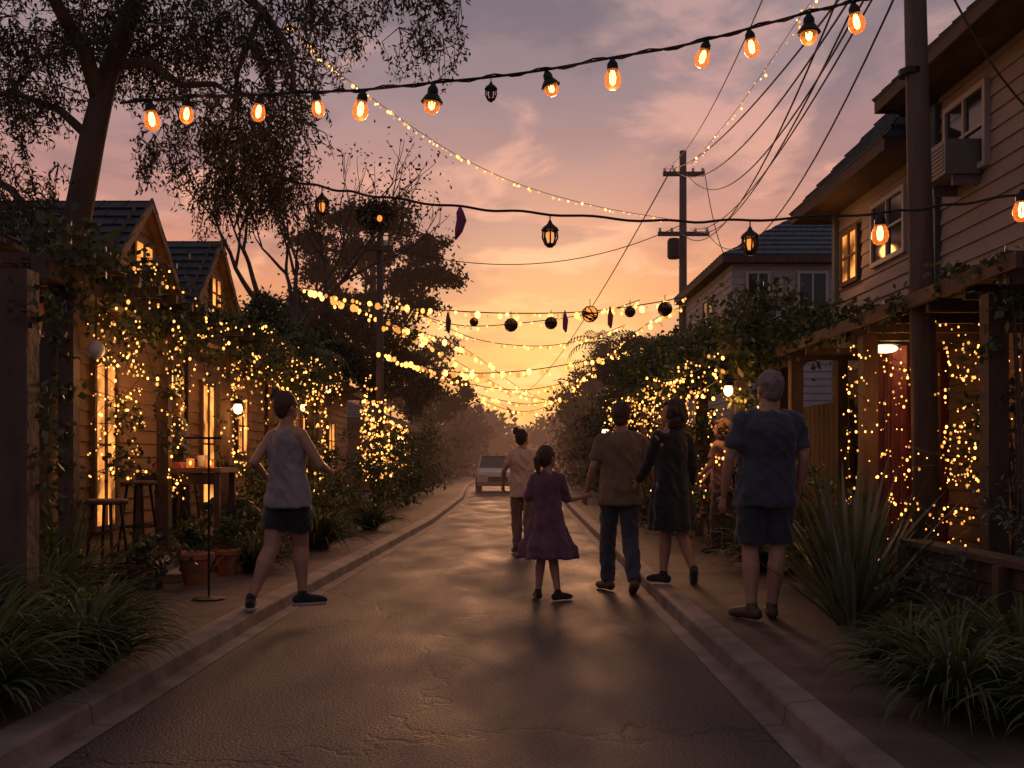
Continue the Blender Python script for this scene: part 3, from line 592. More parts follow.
# vines
bush('vine','thick vine spilling over the left pergola roof',[E(-3.4,8+i*1.15,2.78+.1*math.sin(i*2),.38+.1*(i%2),.75,.25+.07*(i%3)) for i in range(11)]+[E(-3.3,8.9+i*1.9,2.5,.18,.5,.24) for i in range(6)],M['leaf_vine'],42,36,.11,.06,.042,cat='vine',stem=False,droop=.8)
bush('vine','vine climbing the nearest left pergola post',[E(-3.38,8.0,2.3,.16,.18,.4),E(-3.38,8.0,1.6,.14,.16,.5),E(-3.38,8.0,.8,.14,.16,.5)],M['leaf_vine'],60,26,.06,.05,.035,cat='vine',stem=False,droop=.8)
bush('vine','vine curtain climbing the middle left pergola posts',[E(-3.4,y,z,.14,.2,.5) for y in (9.2,10.4,12.75,15.4,18.5) for z in (1.3,2.0)],M['leaf_vine'],50,24,.06,.05,.035,cat='vine',stem=False,droop=.8)
bush('vine','climber wrapped round the wooden post at the left edge',[E(-2.8,6.05,2.1,.18,.2,.35),E(-2.68,6.05,1.3,.1,.16,.5)],M['leaf_vine'],60,22,.06,.05,.035,cat='vine',stem=False,droop=.6)
bush('vine','heavy vine canopy over the right arbour',[E(3.4+.15*math.sin(i*1.7),12.4+i*1.15,2.88+.12*math.sin(i*1.3)+.045*i,.85,.85,.42+.08*(i%3)) for i in range(12)]+[E(2.9,12+i*1.4,2.5,.3,.8,.3) for i in range(10)]+[E(2.95,12.4+i*2.6,1.6,.16,.25,.8) for i in range(5)],M['leaf_vine'],28,42,.13,.07,.05,cat='vine',stem=False,droop=.6)
bush('vine','vine mass rising against the clapboard wall above right porch',[E(4.2,13.4,2.95,.4,.8,.35),E(4.4,12.4,2.95,.35,.6,.28)],M['leaf_vine'],34,34,.1,.06,.045,cat='vine',stem=False,droop=.6)
bush('vine','thin vine trailing along the edge of the right porch roof',[E(3.35,7.0+i*.62,2.55+.04*math.sin(i*2),.12,.4,.11+.06*(i%2)) for i in range(9)],M['leaf_vine'],70,26,.05,.05,.035,cat='vine',stem=False,droop=1.0)
# trees
def branch(mb,p,d,l,r,depth,tips,rnd,spread=.6,up=.15,kids=(2,3)):
    pts=[p];rs=[r];q=p.copy();dd=d.copy();S=4
    for k in range(S):
        dd=(dd+Vector((rnd.uniform(-1,1),rnd.uniform(-1,1),rnd.uniform(-.6,.8)+up))*.16).normalized(); q=q+dd*l/S; pts.append(q.copy()); rs.append(r*(1-.4*(k+1)/S))
    mb.tube(pts,rs,7 if r>.05 else 4,cap=False)
    if depth<=0: tips.append((q,dd)); return
    if depth<=2: tips.append((pts[2],dd))
    for k in range(rnd.choice(kids)):
        nd=(dd+Vector((rnd.uniform(-1,1),rnd.uniform(-1,1),rnd.uniform(-.5,.7)))*spread).normalized()
        branch(mb,pts[rnd.choice([3,4,4])],nd,l*rnd.uniform(.62,.85),r*.6,depth-1,tips,rnd,spread,up,kids)
def tree(label,base,h,r,depth,seed,m,leafn,lsp,L,W,lean=(0,0),spread=.6,up=.15,bm='bark',flat=1,name='tree',trunkfrac=.35,group=None):
    rnd=random.Random(seed); t=thing(name,label,'tree',base,group); mb=MB(); tips=[]
    d=Vector((lean[0],lean[1],1)).normalized(); branch(mb,Vector(base),d,h*trunkfrac,r,depth,tips,rnd,spread,up)
    mb.build('trunk',M[bm],t,smooth=True)
    if leafn:
        c=np.array([list(q) for q,_ in tips]); k=leafn//len(c)+1
        pts=(c[:,None,:]+rng.normal(size=(len(c),k,3))*lsp*np.array([1,1,.5*flat])).reshape(-1,3); leaves('crown',pts,L,W,m,t,.2)
    return t
tree('bare branched tree rising behind the second gable on the left',(-5.5,24,.1),10.2,.2,6,5,M['leaf_far'],1800,.25,.10,.05,spread=.55,up=.30,trunkfrac=.30)
def umbrella_tree(label,base,top,layers,seed,m,nc=22,nl=90,sp=.21):
    rnd=random.Random(seed); t=thing('tree',label,'tree',base); mb=MB(); b=Vector(base); tp=Vector(top)
    mid=b.lerp(tp,.5)+Vector((.3,0,0)); mb.tube([b,b.lerp(mid,.5)+Vector((.1,0,0)),mid,tp],[.28,.22,.17,.08],8)
    for (c,r) in layers:
        s_=b.lerp(tp,rnd.uniform(.45,.85)); e=Vector(c); mb.tube([s_,s_.lerp(e,.5)+Vector((0,0,-.2)),e],[.1,.07,.02],5,cap=False)
        for k in range(6):
            e2=e+Vector((rnd.uniform(-1,1)*r[0]*.8,rnd.uniform(-1,1)*r[1]*.8,rnd.uniform(-.3,.5)*r[2])); mb.tube([s_.lerp(e,.7),e2],[.03,.01],4,cap=False)
    mb.build('trunk',M['bark'],t,smooth=True); q=b.y/36
    leaves('crown',clumps(layers,nc/max(q*q,.4),nl,sp*max(q,.5),.25),.17*max(q,.45),.09*max(q,.45),m,t,.1)
D=36
def pe(px,py,rx,ry,d,dy=1.3): c=P(px,py,d); return (tuple(c),(rx*d/F,dy,ry*d/F))
umbrella_tree('umbrella crowned tree standing tallest above the low timber house',(-4.9,36,.1),tuple(P(372,240,D)),
  [pe(345,220,38,13,D),pe(392,222,34,13,D),pe(425,248,30,14,D),pe(315,242,28,12,D),pe(365,252,42,14,D),pe(440,275,22,11,D),pe(325,272,30,13,D),pe(400,280,38,14,D),pe(350,300,42,14,D),pe(420,303,26,11,D)],2,M['leaf_far'],nc=30,nl=80,sp=.2)
umbrella_tree('dark spreading tree below the umbrella crowned one, behind low timber house',(-5.6,31,.1),tuple(P(340,320,31)),
  [pe(330,325,45,18,31),pe(385,335,40,20,31),pe(290,330,30,20,31),pe(300,305,22,12,31),pe(400,365,36,22,31),pe(340,360,45,20,31),pe(415,395,26,20,31)],3,M['leaf_far'])
umbrella_tree('leafy garden tree between the two gables and the bare tree',(-6.3,22,.1),tuple(P(250,320,22)),
  [pe(250,325,28,16,22,.9),pe(275,335,34,18,22,.9),pe(292,348,30,18,22,.9),pe(268,305,22,12,22,.9)],4,M['leaf_bush'])
umbrella_tree('dense tree leaning over the roof of the low timber house',(-5.2,27,.1),tuple(P(320,350,27)),
  [pe(320,345,32,20,27,.9),pe(350,362,30,18,27,.9),pe(295,352,26,16,27,.9),pe(375,382,24,16,27,.9)],14,M['leaf_far'])
umbrella_tree('far left tree thinning towards the road above the far cottage',(-5,48,.1),tuple(P(430,370,48)),
  [pe(425,372,34,22,48),pe(455,398,26,18,48),pe(400,395,30,20,48),pe(442,352,18,12,48),pe(420,415,30,18,48)],6,M['leaf_far'])
umbrella_tree('dark tree beyond the right arbour below the far utility pole',(5.6,33,.1),tuple(P(660,340,33)),
  [pe(650,352,34,18,33),pe(690,342,32,18,33),pe(625,372,26,20,33),pe(715,335,30,16,33),pe(660,378,30,20,33),pe(640,395,36,20,33)],7,M['leaf_far'])
umbrella_tree('dense tree in front of the pale grey house above the right arbour',(5.0,20.5,.1),tuple(P(765,340,20.5)),
  [pe(760,338,30,14,20.5,.8),pe(800,328,34,16,20.5,.8),pe(728,345,28,14,20.5,.8),pe(835,320,26,16,20.5,.8),pe(775,360,44,14,20.5,.8)],17,M['leaf_bush'])
umbrella_tree('hazy tree right of the road end',(4.6,52,.1),tuple(P(590,370,52)),
  [pe(592,385,24,18,52),pe(612,358,20,16,52),pe(575,408,22,18,52),pe(640,348,20,12,52)],8,M['leaf_far'])
umbrella_tree('distant hazy tree at the left of road end beside the parked car',(-2.9,75,.1),tuple(P(462,415,75)),
  [pe(462,422,20,14,75),pe(440,408,22,18,75),pe(476,436,14,10,75)],9,M['leaf_far'])
umbrella_tree('distant hazy tree closing the view behind the parked car',(4.6,100,.1),tuple(P(545,425,100)),
  [pe(540,434,16,12,100),pe(560,424,20,16,100),pe(585,420,24,22,100)],10,M['leaf_far'])
def palm(label,base,h,L,seed,m):
    rnd=random.Random(seed); t=thing('palm_tree',label,'palm tree',base); mb=MB(); b=Vector(base); tp=b+Vector((.2,0,h)); mb.tube([b,b.lerp(tp,.5)+Vector((.12,0,0)),tp],[.2,.15,.12],8); mb.build('trunk',M['bark'],t,smooth=True)
    V=[];Fq=[]
    for i in range(26):
        a=rnd.uniform(0,6.28); e=rnd.uniform(-.3,1.3); h_=Vector((math.cos(a),math.sin(a),0)); sd=Vector((-math.sin(a),math.cos(a),0)); p=tp.copy()
        for k in range(12):
            q=p+(h_*math.cos(e)+Vector((0,0,math.sin(e))))*L/12; e-=.14
            for s_ in (-1,1):
                w=sd*s_*L*.22*(1-abs(k/12-.4))+Vector((0,0,-.10*L))+(q-p)*.8
                o=len(V); V+=[tuple(p),tuple(p.lerp(q,.45)),tuple(p.lerp(q,.45)+w),tuple(p.lerp(q,.3)+w*.95)]; Fq.append((o,o+1,o+2,o+3))
            p=q
    npmesh('fronds',np.array(V),np.array(Fq),m,t)
palm('palm tree silhouetted beyond the right arbour',(4.0,42,.1),5.9,1.7,1,M['leaf_far'])
palm('shorter palm tree nearer the glowing sky at right of road',(4.4,47,.1),5.0,1.6,2,M['leaf_far'])
palm('small palm beside the second gable on the left',(-4.0,20.6,.1),3.3,.9,3,M['leaf_bush'])
def gum():
    t=thing('tree','large dark gum tree with drooping leaves at the upper left','tree',tuple(P(20,590,8.4))); mb=MB()
    def limb(pp,rs,d=8.4,dd=0): 
        n=len(pp); mb.tube([P(a,b,d+dd*i/(n-1)) for i,(a,b) in enumerate(pp)],[r*.85 for r in rs],10,cap=False); 
    limb([(20,600),(35,470),(52,370),(64,290),(78,215),(92,140),(106,80),(124,30),(146,-30),(165,-110)],[.20,.16,.145,.14,.13,.12,.10,.09,.08,.06])
    limb([(100,100),(84,50),(60,10),(30,-50),(0,-110)],[.085,.07,.06,.05,.04],8.4,-1)
    limb([(112,65),(150,62),(180,85),(215,84),(240,100)],[.06,.045,.035,.025,.012],8.4,-.4)
    limb([(150,-40),(215,-30),(262,10),(290,50),(296,95)],[.07,.055,.04,.028,.012],8.4,-.8)
    limb([(160,-90),(260,-70),(340,-35),(410,-15),(450,5)],[.06,.05,.035,.02,.01],8.4,.5)
    limb([(66,290),(40,230),(12,190),(-40,160)],[.07,.05,.04,.03],8.4,.6)
    limb([(92,140),(60,110),(20,95),(-30,90)],[.05,.04,.03,.02],8.4,.8)
    limb([(262,10),(238,70),(232,120),(222,160)],[.03,.022,.015,.008],8,.3)
    regs=[(40,15,120,50,300),(165,0,90,42,150),(265,100,36,60,120),(232,160,30,48,90),(300,30,40,34,66),(285,150,28,40,50),(385,-2,78,15,60),(15,105,60,50,80),(20,190,50,26,45),(170,110,34,36,36),(215,50,60,45,80),(436,5,24,14,16)]
    pts=[]; rr=random.Random(21)
    for (cx,cy,rx,ry,n) in regs:
        for i in range(n//3):
            while True:
                u,v=rr.uniform(-1,1),rr.uniform(-1,1)
                if u*u+v*v<1: break
            d=8.4+rr.uniform(-.7,1.4)
            if 60<cx+u*rx<130 and cy+v*ry>70: continue
            c0=P(cx+u*rx,cy+v*ry,8.4); c0.y=d; c0.x*=d/8.4
            for j in range(5):
                p=c0+Vector((rr.gauss(0,.09),rr.gauss(0,.12),rr.gauss(0,.06))); l=rr.uniform(.10,.30); dx,dy=rr.uniform(-.5,.5),rr.uniform(-.5,.5)
                for k in range(int(l/.011)):
                    pts.append(tuple(p+Vector((dx*k*.011+rr.gauss(0,.026),dy*k*.011+rr.gauss(0,.03),-k*.011))))
                mb.tube([c0+Vector((0,0,.08)),p,p+Vector((dx*l,dy*l,-l))],[.006,.004,.002],3,cap=False)
    mb.build('trunk',M['bark'],t,smooth=True); leaves('crown',np.array(pts),.054,.018,M['leaf_tree'],t,.8)
gum()
# ------------------------------------------------------------ poles & wires
def pole(label,base,top,r0,r1,arms,name='utility_pole'):
    t=thing(name,label,'utility pole',base); mb=MB(); b=Vector(base); tp=Vector(top); mb.tube([b,b.lerp(tp,.5),tp],[r0,(r0+r1)/2,r1],14); mb.build('shaft',M['pole'],t,smooth=True)
    for (z,hw) in arms:
        c=b.lerp(tp,(z-b.z)/(tp.z-b.z)); a=MB(); a.box((c.x-hw,c.y-.16,z-.06),(c.x+hw,c.y-.06,z+.06)); ao=a.build('crossarm',M['pole'],t)
        for k in (-1,-.5,.5,1):
            i_=MB(); i_.lathe((c.x+k*hw*.92,c.y-.11,z+.06),[(.03,0),(.05,.03),(.03,.06),(.045,.09),(.02,.12)],8); i_.build('insulator',M['milk'],ao)
    return t
nearp=pole('near weathered wooden utility pole in front of right porch',(3.52,8.4,.12),(3.36,8.4,7.0),.112,.078,[])
for zz in (5.6,4.4):
    mb=MB(); mb.tube([(3.37,8.4,zz),(3.37,8.4,zz+.05)],.098,14); mb.build('band',M['metal'],nearp)
pole('far utility pole with crossarms above the right arbour',(5.36,30,.1),(5.36,30,10.3),.14,.10,[(9.6,.6),(7.85,.75)])
pole('short utility pole above the low timber house on the left',(-3.05,26,.12),(-3.05,26,7.0),.11,.08,[(6.6,.35)])
FP=Vector((5.36,29.9,9.75)); 
def sag(a,b,s,n=24):
    a=Vector(a);b=Vector(b); return [a.lerp(b,i/n)+Vector((0,0,-4*s*(i/n)*(1-i/n))) for i in range(n+1)]
def wire(a,b,s,r=.010,label='thin black power line sagging between the near pole and the far pole',group='power lines between the two right poles'):
    mb=MB(); mb.tube(sag(a,b,s),r,5,cap=False); tag(mb.build('power_line',M['cable']),label,'power line',group)
for i,(dx,s_) in enumerate(((-.6,.5),(-.32,.9),(.0,1.3),(.32,.75),(.62,1.6),(.2,1.1),(-.15,1.45))):
    wire((3.36+dx*.5,8.4,5.4+.16*i),FP+Vector((dx,0,.0 if i<3 else -1.75)),s_,.012)
wire(FP+Vector((-.6,0,0)),tuple(P(775,-30,12)),.5,.008,'power line climbing from the far pole towards top centre of the photo',None)
wire(FP+Vector((.0,0,-1.6)),(-3.05,26,6.7),.8,.012,'power line crossing the street from far pole to the short left pole',None)
wire(tuple(P(1040,120,7)),tuple(P(945,-20,7)),.1,.008,'short dark service wire dropping at the upper right corner',None)
wire(FP+Vector((.6,0,0)),tuple(P(728,262,24)),.4,.012,'service wire from far pole down to the pale grey house',None)
wire(FP+Vector((-.3,0,.1)),(2,90,7),1,.02,'power line continuing from far pole down the street',None)
mb=MB(); mb.lathe((5.05,29.75,7.1),[(.16,0),(.19,.05),(.19,.5),(.15,.58)],12); tag(mb.build('transformer',M['cable'],smooth=False),'dark drum transformer fixed under the lower arm of far utility pole','transformer')
# ------------------------------------------------------------ string lights
def spline(pts,n):
    pts=[Vector(p) for p in pts]; P_=[pts[0]*2-pts[1]]+pts+[pts[-1]*2-pts[-2]]; out=[]
    m=len(pts)-1
    for i in range(n+1):
        u=i/n*m; k=min(int(u),m-1); t=u-k; a,b,c,d=P_[k:k+4]
        out.append(.5*((2*b)+(c-a)*t+(2*a-5*b+4*c-d)*t*t+(3*b-a-3*c+d)*t**3))
    return out
_ico=MB(); _ico.ell((0,0,0),(1,1,1.25),0,6,4); fairy_me=None
def small_bulb_mesh():
    global fairy_me
    if fairy_me is None:
        o=_ico.build('bulb',M['fairy'],smooth=True); fairy_me=o.data; bpy.data.objects.remove(o)
    return fairy_me
def fairy(label,pts,nb,r=.016,cr=.004,group=None,jit=.02,name='fairy_light_string',n=None,fs=.95):
    p0=Vector(pts[0]); t=thing(name,label,'string lights',tuple(p0),group)
    if p0.y>19 and cr>.01: fs=1.45
    n=n or max(24,nb*2); line=spline(pts,n); mb=MB(); mb.tube(line,cr,4,cap=False); mb.build('cable',M['cable'],t)
    me=small_bulb_mesh()
    for i in range(nb):
        u=min(max((i+.5+random.uniform(-.35,.35))/nb,0),1)
        q=line[int(u*n)]+Vector((random.gauss(0,jit),random.gauss(0,jit),-abs(random.gauss(0,jit))-r))
        b=bpy.data.objects.new('bulb',me); C.objects.link(b); b.parent=t; b.matrix_parent_inverse=t.matrix_basis.inverted(); b.location=q; s_=fs*r*random.choice([.5,.65,.8,1,1.3]); b.scale=(s_,s_,s_)
def px_path(pp,d0,d1=None):
    d1=d1 or d0; n=len(pp); return [P(a,b,d0+(d1-d0)*i/(n-1)) for i,(a,b) in enumerate(pp)]
def bulb_parts(parent,q,rot,shade,sc=1):
    def T(mb_): mb_.v=[tuple(Vector(q)+rot@(Vector(v)*sc)) for v in mb_.v]; return mb_
    g=MB(); g.lathe((0,0,-.205),[(.006,0),(.026,.004),(.044,.02),(.054,.05),(.052,.08),(.040,.112),(.029,.14)],18); go=T(g).build('bulb',M['bulb'],parent,True)
    fl=MB()
    for a in range(4):
        c,s_=math.cos(a*1.57),math.sin(a*1.57); fl.tube([(c*.008,s_*.008,-.085),(c*.018,s_*.018,-.125),(c*.014,s_*.014,-.165),(c*.004,s_*.004,-.175)],.0036,5)
    T(fl).build('filament',M['filament'],go)
    s_=MB(); s_.lathe((0,0,-.085),[(.034,0),(.036,.02),(.034,.045),(.022,.062),(.008,.085)],14); T(s_).build('socket',M['metal'],go,True)
    if shade:
        h=MB(); h.lathe((0,0,-.13),[(.074,0),(.071,.006),(.045,.045),(.03,.06)],18); T(h).build('shade',M['metal'],go,True)
def festoon():
    path=px_path([(120,103),(187,97),(250,95),(314,92),(361,90),(430,83),(491,77),(550,69),(616,57),(680,46),(751,28),(810,12),(860,0),(905,-12)],7.2,6.6)
    t=thing('festoon_light_string','thick festoon cable with large amber filament bulbs across the top of the photo','string lights',tuple(path[0]))
    line=spline(path,90); mb=MB(); mb.tube(line,.009,6); 
    mb.tube([p+Vector((0,.016*math.cos(i*1.1),.016*math.sin(i*1.1))) for i,p in enumerate(line)],.006,5); mb.build('cable',M['cable'],t)
    for i,px in enumerate((147,187,257,314,361,430,550,616,705,751,810,850)):
        q=min(line,key=lambda p:abs((p.x/p.y*F+CX)-px)); 
        bulb_parts(t,q,Matrix.Rotation(random.uniform(-.3,.3),3,'Y'),px in (430,550,810),random.uniform(.85,1.05))
        if i%3==1: light(q+Vector((0,0,-.26)),3,.06)
festoon()
path2=px_path([(262,175),(322,187),(375,196),(460,207),(550,214),(660,221),(750,220),(880,213),(950,205),(1040,192)],8.0,7.4)
line2=spline(path2,90); mb=MB(); mb.tube([p+Vector((0,.008*math.cos(i*.9),.008*math.sin(i*.9))) for i,p in enumerate(line2)],.010,6)
tag(mb.build('cable_strand',M['cable']),'second black cable strand carrying lanterns, below the festoon bulbs','cable')
def at2(px): return min(line2,key=lambda p:abs((p.x/p.y*F+CX)-px))
def lantern(label,q,sc=1,glow='dimglow',name='hanging_lantern'):
    t=thing(name,label,'lantern',tuple(q)); mb=MB(); s_=sc
    mb.tube([q,q+Vector((0,0,-.05*s_))],.005*s_,5); mb.lathe(tuple(q+Vector((0,0,-.12*s_))),[(.065*s_,0),(.055*s_,.02*s_),(.02*s_,.05*s_),(.008*s_,.075*s_)],10); mb.build('cap',M['metal'],t)
    g=MB(); g.lathe(tuple(q+Vector((0,0,-.20*s_))),[(.014*s_,0),(.024*s_,.03*s_),(.018*s_,.07*s_)],10); g.build('glass',M[glow],t,True)
    c=MB()
    for k in range(8):
        a=k*math.pi/4; e=Vector((math.cos(a),math.sin(a),0)); c.tube([q+e*.05*s_+Vector((0,0,-.12*s_)),q+e*.055*s_+Vector((0,0,-.17*s_)),q+e*.032*s_+Vector((0,0,-.225*s_))],.006*s_,4)
    c.lathe(tuple(q+Vector((0,0,-.24*s_))),[(.02*s_,0),(.036*s_,.015*s_),(.036*s_,.025*s_)],10); c.build('cage',M['metal'],t)
lantern('small caged lantern at the left end of the second strand',at2(322),.95)
lantern('caged lantern with wide cap hanging at centre of second strand',at2(552),1.05)
lantern('caged lantern hanging just right of the far utility pole',at2(752),1.1)
def hangbulb(label,q):
    t=thing('hanging_bulb',label,'light bulb',tuple(q)); bulb_parts(t,q,Matrix.Identity(3),False,1.15)
hangbulb('amber bulb on second strand in front of the clapboard house',at2(878)); hangbulb('amber bulb at the right photo edge on second strand',at2(1018)-Vector((0,0,-.04)))
q=at2(374); t=thing('hanging_basket','shaggy dark basket of ornaments hanging from second strand near the gum tree','basket',tuple(q)); mb=MB()
mb.lathe(tuple(q+Vector((0,0,-.24))),[(.03,0),(.07,.03),(.085,.08),(.075,.11)],14)
for k in range(9): a=k*.7; mb.ell(q+Vector((.07*math.cos(a),.06*math.sin(a),-.09-.008*k)),(.045,.045,.05),0,8,6)
for k in range(3): a=k*2.1; mb.tube([q,q+Vector((.07*math.cos(a),.07*math.sin(a),-.14))],.005,5)
mb.build('basket',M['metal'],t)
tp_=[]; rr=random.Random(8)
for i in range(70):
    a=rr.uniform(0,6.28); rad=rr.uniform(.03,.13); b0=q+Vector((rad*math.cos(a),rad*math.sin(a),rr.uniform(-.17,-.03)))
    for k in range(12): tp_.append(tuple(b0+Vector((rr.gauss(0,.012),rr.gauss(0,.012),-k*.008))))
leaves('tassels',np.array(tp_),.05,.022,M['leaf_tree'],t,1.2)
gg=MB(); gg.ell(q+Vector((.05,-.12,-.2)),(.02,.02,.024)); gg.build('bulb',M['dimglow'],t)
q=at2(458); pur=cloth('purple_cloth',(.13,.025,.14)); mb=MB(); mb.tube([q,q+Vector((0,0,-.04)),q+Vector((.012,0,-.1)),q+Vector((-.01,0,-.18)),q+Vector((-.035,0,-.25))],[.01,.03,.04,.032,.006],10)
tag(mb.build('cloth_ornament',pur,smooth=True),'dark purple cloth ornament dangling from second strand','ornament')
q=min(spline(px_path([(430,83),(491,77),(550,69)],6.95),20),key=lambda p:abs(p.x/p.y*F+CX-491)); lantern('tiny unlit lantern between two festoon bulbs at top centre',q,.7,'glassdark')
fairy('long fairy light string descending from the gum tree to the far pole',px_path([(285,20),(330,65),(372,98),(420,132),(470,162),(530,188),(600,207),(668,219)],8.5,15),95,.013,.004,jit=.012)
fairy('fairy light string rising from far pole to the top right',px_path([(690,165),(712,140),(740,105),(770,62),(805,10),(830,-20)],20,11),44,.016,.005,jit=.03)
fairy('upper distant garland of lights between low timber house and right arbour',px_path([(305,288),(350,298),(420,308),(500,313),(580,312),(640,305),(690,296)],21,22),72,.032,.012,jit=.04)
fairy('lower distant garland sagging across the street centre',px_path([(378,352),(420,366),(470,373),(530,370),(590,360),(640,348)],24,26),72,.034,.012,jit=.05)
fairy('garland running from the short left pole down towards the road end',px_path([(325,295),(380,318),(430,345),(480,375),(520,395),(560,402)],22,50),80,.042,.014,jit=.06)
fairy('second garland from the left converging on the road end',px_path([(385,325),(430,335),(470,352),(520,388),(550,402)],26,60),54,.05,.016,jit=.08)
fairy('faint garland low over the parked car',px_path([(470,392),(500,400),(530,404),(560,398),(590,388)],50,52),40,.05,.018,jit=.08)
fairy('faint garland high over the parked car',px_path([(430,320),(480,340),(540,346),(590,338),(625,325)],40,42),48,.036,.016,jit=.06)
fairy('garland dropping from far pole to the arbour end',px_path([(685,305),(650,322),(620,345),(590,372),(570,392)],24,50),50,.035,.014,jit=.05)
fairy('third garland from the low timber house sagging over the road end',px_path([(388,355),(430,372),(475,385),(520,390),(560,384),(600,372)],34,38),56,.034,.014,jit=.06)
fairy('garland crossing from left trees to hazy right tree, fourth over the street',px_path([(395,300),(430,318),(470,326),(530,322),(600,312),(640,300)],30,33),54,.030,.014,jit=.06)
fairy('short low garland just above the vanishing point',px_path([(478,398),(505,409),(530,411),(555,404)],58,62),28,.055,.018,jit=.08)
for i,(px,py,r,lb,lm) in enumerate(((511,325,6.5,'round dark wicker ball hanging left of two over the street centre','terra'),(551,323,6,'round dark wicker ball hanging right of two over the street centre','terra'),(590,314,8,'larger glowing wicker ball hanging on the distant garland near the right arbour','dimglow'),(665,309,7,'wicker ball hanging below the far pole','terra'),(474,322,4,'tiny wicker ball farthest left on distant garland','terra'),(630,312,5,'small wicker ball between the larger one and the far pole','terra'))):
    c=P(px,py,21.5); rr=r*21.5/F; t=thing('wicker_ball',lb,'ornament',tuple(c)); mb=MB(); mb.ell(c,rr*.9,0,12,8); mb.build('core',M[lm],t,True)
    w=MB()
    for k in range(9):
        rot=Matrix.Rotation(k*.9,3,'Z')@Matrix.Rotation(k*.55,3,'X'); w.tube([c+rot@Vector((rr*math.cos(a*.524),rr*math.sin(a*.524),0)) for a in range(13)],.014,4,cap=False)
    w.tube([c+Vector((0,0,rr)),c+Vector((0,0,rr+.15))],.008,4); w.build('weave',M['cable'],t)
for px,py,col,lb in ((565,316,(.16,.03,.14),'purple tassel charm between two wicker balls on the distant garland'),(610,312,(.2,.05,.04),'reddish tassel charm right of the larger wicker ball'),(448,317,(.06,.05,.05),'dark tassel charm over the left side of the street')):
    c=P(px,py,21.4); mb=MB(); mb.tube([c+Vector((0,0,.12)),c,c+Vector((.01,0,-.08)),c+Vector((0,0,-.26)),c+Vector((.02,0,-.34))],[.01,.04,.06,.05,.015],8); tag(mb.build('tassel_charm',cloth('charm_cloth',col),smooth=True),lb,'ornament')
def wander(x,y,z0,z1,rx,ry,turns,seed):
    r=random.Random(seed); pts=[]
    n=turns*2
    for i in range(n+1):
        t=i/n; zz=z1+(z0-z1)*t+r.uniform(-.12,.12); a=i*2.2+r.uniform(-.5,.5); pts.append((x+rx*math.cos(a)*r.uniform(.4,1),y+ry*math.sin(a)*r.uniform(.4,1),zz))
    return pts
cur=[(-3.30,8.55,1.1,2.5,.15,.15,98,'lights wound down the vine nearest the left edge'),(-3.3,9.2,1.2,2.5,.13,.2,98,'lights hanging in vines over the near stools'),(-3.3,10.4,.9,2.6,.14,.14,98,'lights wrapped round second left pergola post'),
 (-3.3,12.75,1.0,2.6,.15,.15,98,'lights wrapped round third left pergola post beside wall lamp'),(-3.3,15.4,.8,2.6,.16,.16,98,'lights wrapped round fourth left pergola post'),(-3.3,18.5,.7,2.7,.2,.2,98,'lights wrapped round fifth left pergola post'),
 (-2.75,21.3,.9,3.0,.22,.22,98,'thick light column on the bush before the low timber house'),(-2.7,21.6,.9,2.6,.28,.22,98,'light column entwined behind the thick one'),(-2.6,23.5,.9,2.6,.22,.22,95,'second light column just beyond the thick one'),(-2.8,29,1.2,2.3,.3,.4,70,'small glowing bush of lights by the far cottage'),
 (3.35,9.6,.6,2.4,.16,.2,98,'lights tangled round the middle right porch post'),(3.45,8.9,.5,2.3,.22,.22,98,'lights tangled beside near utility pole'),(3.5,7.8,1.0,2.3,.2,.3,95,'lights hanging behind the near right porch post'),(3.5,8.2,.5,1.4,.3,.4,90,'low lights in the shrubs under the near right porch'),
 (4.5,9.6,.9,2.4,.12,1.0,95,'lights scattered across the right porch wall')]
for i,(x,y,z0,z1,rx,ry,nb,lb) in enumerate(cur): fairy(lb,wander(x,y,z0,z1,rx,ry,12,100+i),nb,.009*max(1,y/9),.003,jit=.03,n=nb*2)
fairy('lights woven along the front edge of left pergola vine',[(-3.0+.1*math.sin(i*1.7),8+i*.85,2.5+.16*math.sin(i*2.3)) for i in range(14)],98,.013,.003,jit=.06)
fairy('lights threaded on top of left pergola vine',[(-3.0+.15*math.sin(i*2.7),8+i*.85,2.85+.12*math.sin(i*1.3)) for i in range(14)],85,.012,.003,jit=.06)
fairy('lights drooping in loops from the left pergola beam',[(-3.2,8.2+i*.45,2.35-.35*(i%2)) for i in range(22)],98,.012,.003,jit=.04)
for k,(xx,zz,lb) in enumerate(((2.55,2.3,'lights along the lower front edge of right arbour vine'),(2.6,2.0,'lights drooping lowest under the right arbour vine'),(2.52,2.5,'lights across the middle of right arbour vine'),(2.5,2.15,'lights looped between the right arbour posts'),(3.2,1.9,'lights deep inside the right arbour'))):
    fairy(lb,[(xx+.1*math.sin(i*1.9+k),11.8+i*.95,zz+.14*math.sin(i*2.6+k)) for i in range(13)],98,.016,.003,jit=.08)
fairy('lights over the flowering shrubs on the right verge',[(2.5+.15*math.sin(i*2),11.3+i*.55,1.15+.3*math.sin(i*1.7)) for i in range(9)],70,.012,.003,jit=.1)
for p,w in (((-3.0,8.6,2.0),9),((-3.9,10.2,2.2),15),((-3.9,12.6,2.1),16),((-3.9,15.2,2.1),17),((-2.9,15.6,2.2),12),((-3.8,18.3,2.2),16),((-2.3,21.0,1.9),20),((-2.4,28.5,1.8),24),((2.3,12.4,2.0),16),((2.3,16,2.1),19),((2.3,20,2.1),20),((3.2,17,1.6),14),((3.9,9.2,1.9),8),((3.1,8.9,1.5),6),((0.3,30,3.5),16),((.5,45,4.2),26)): light(p,w,.15)
light((-4.0,12.9,3.75),4,.1); light((-4.0,16.3,3.9),4,.1); light((4.4,14.0,4.1),7,.1)
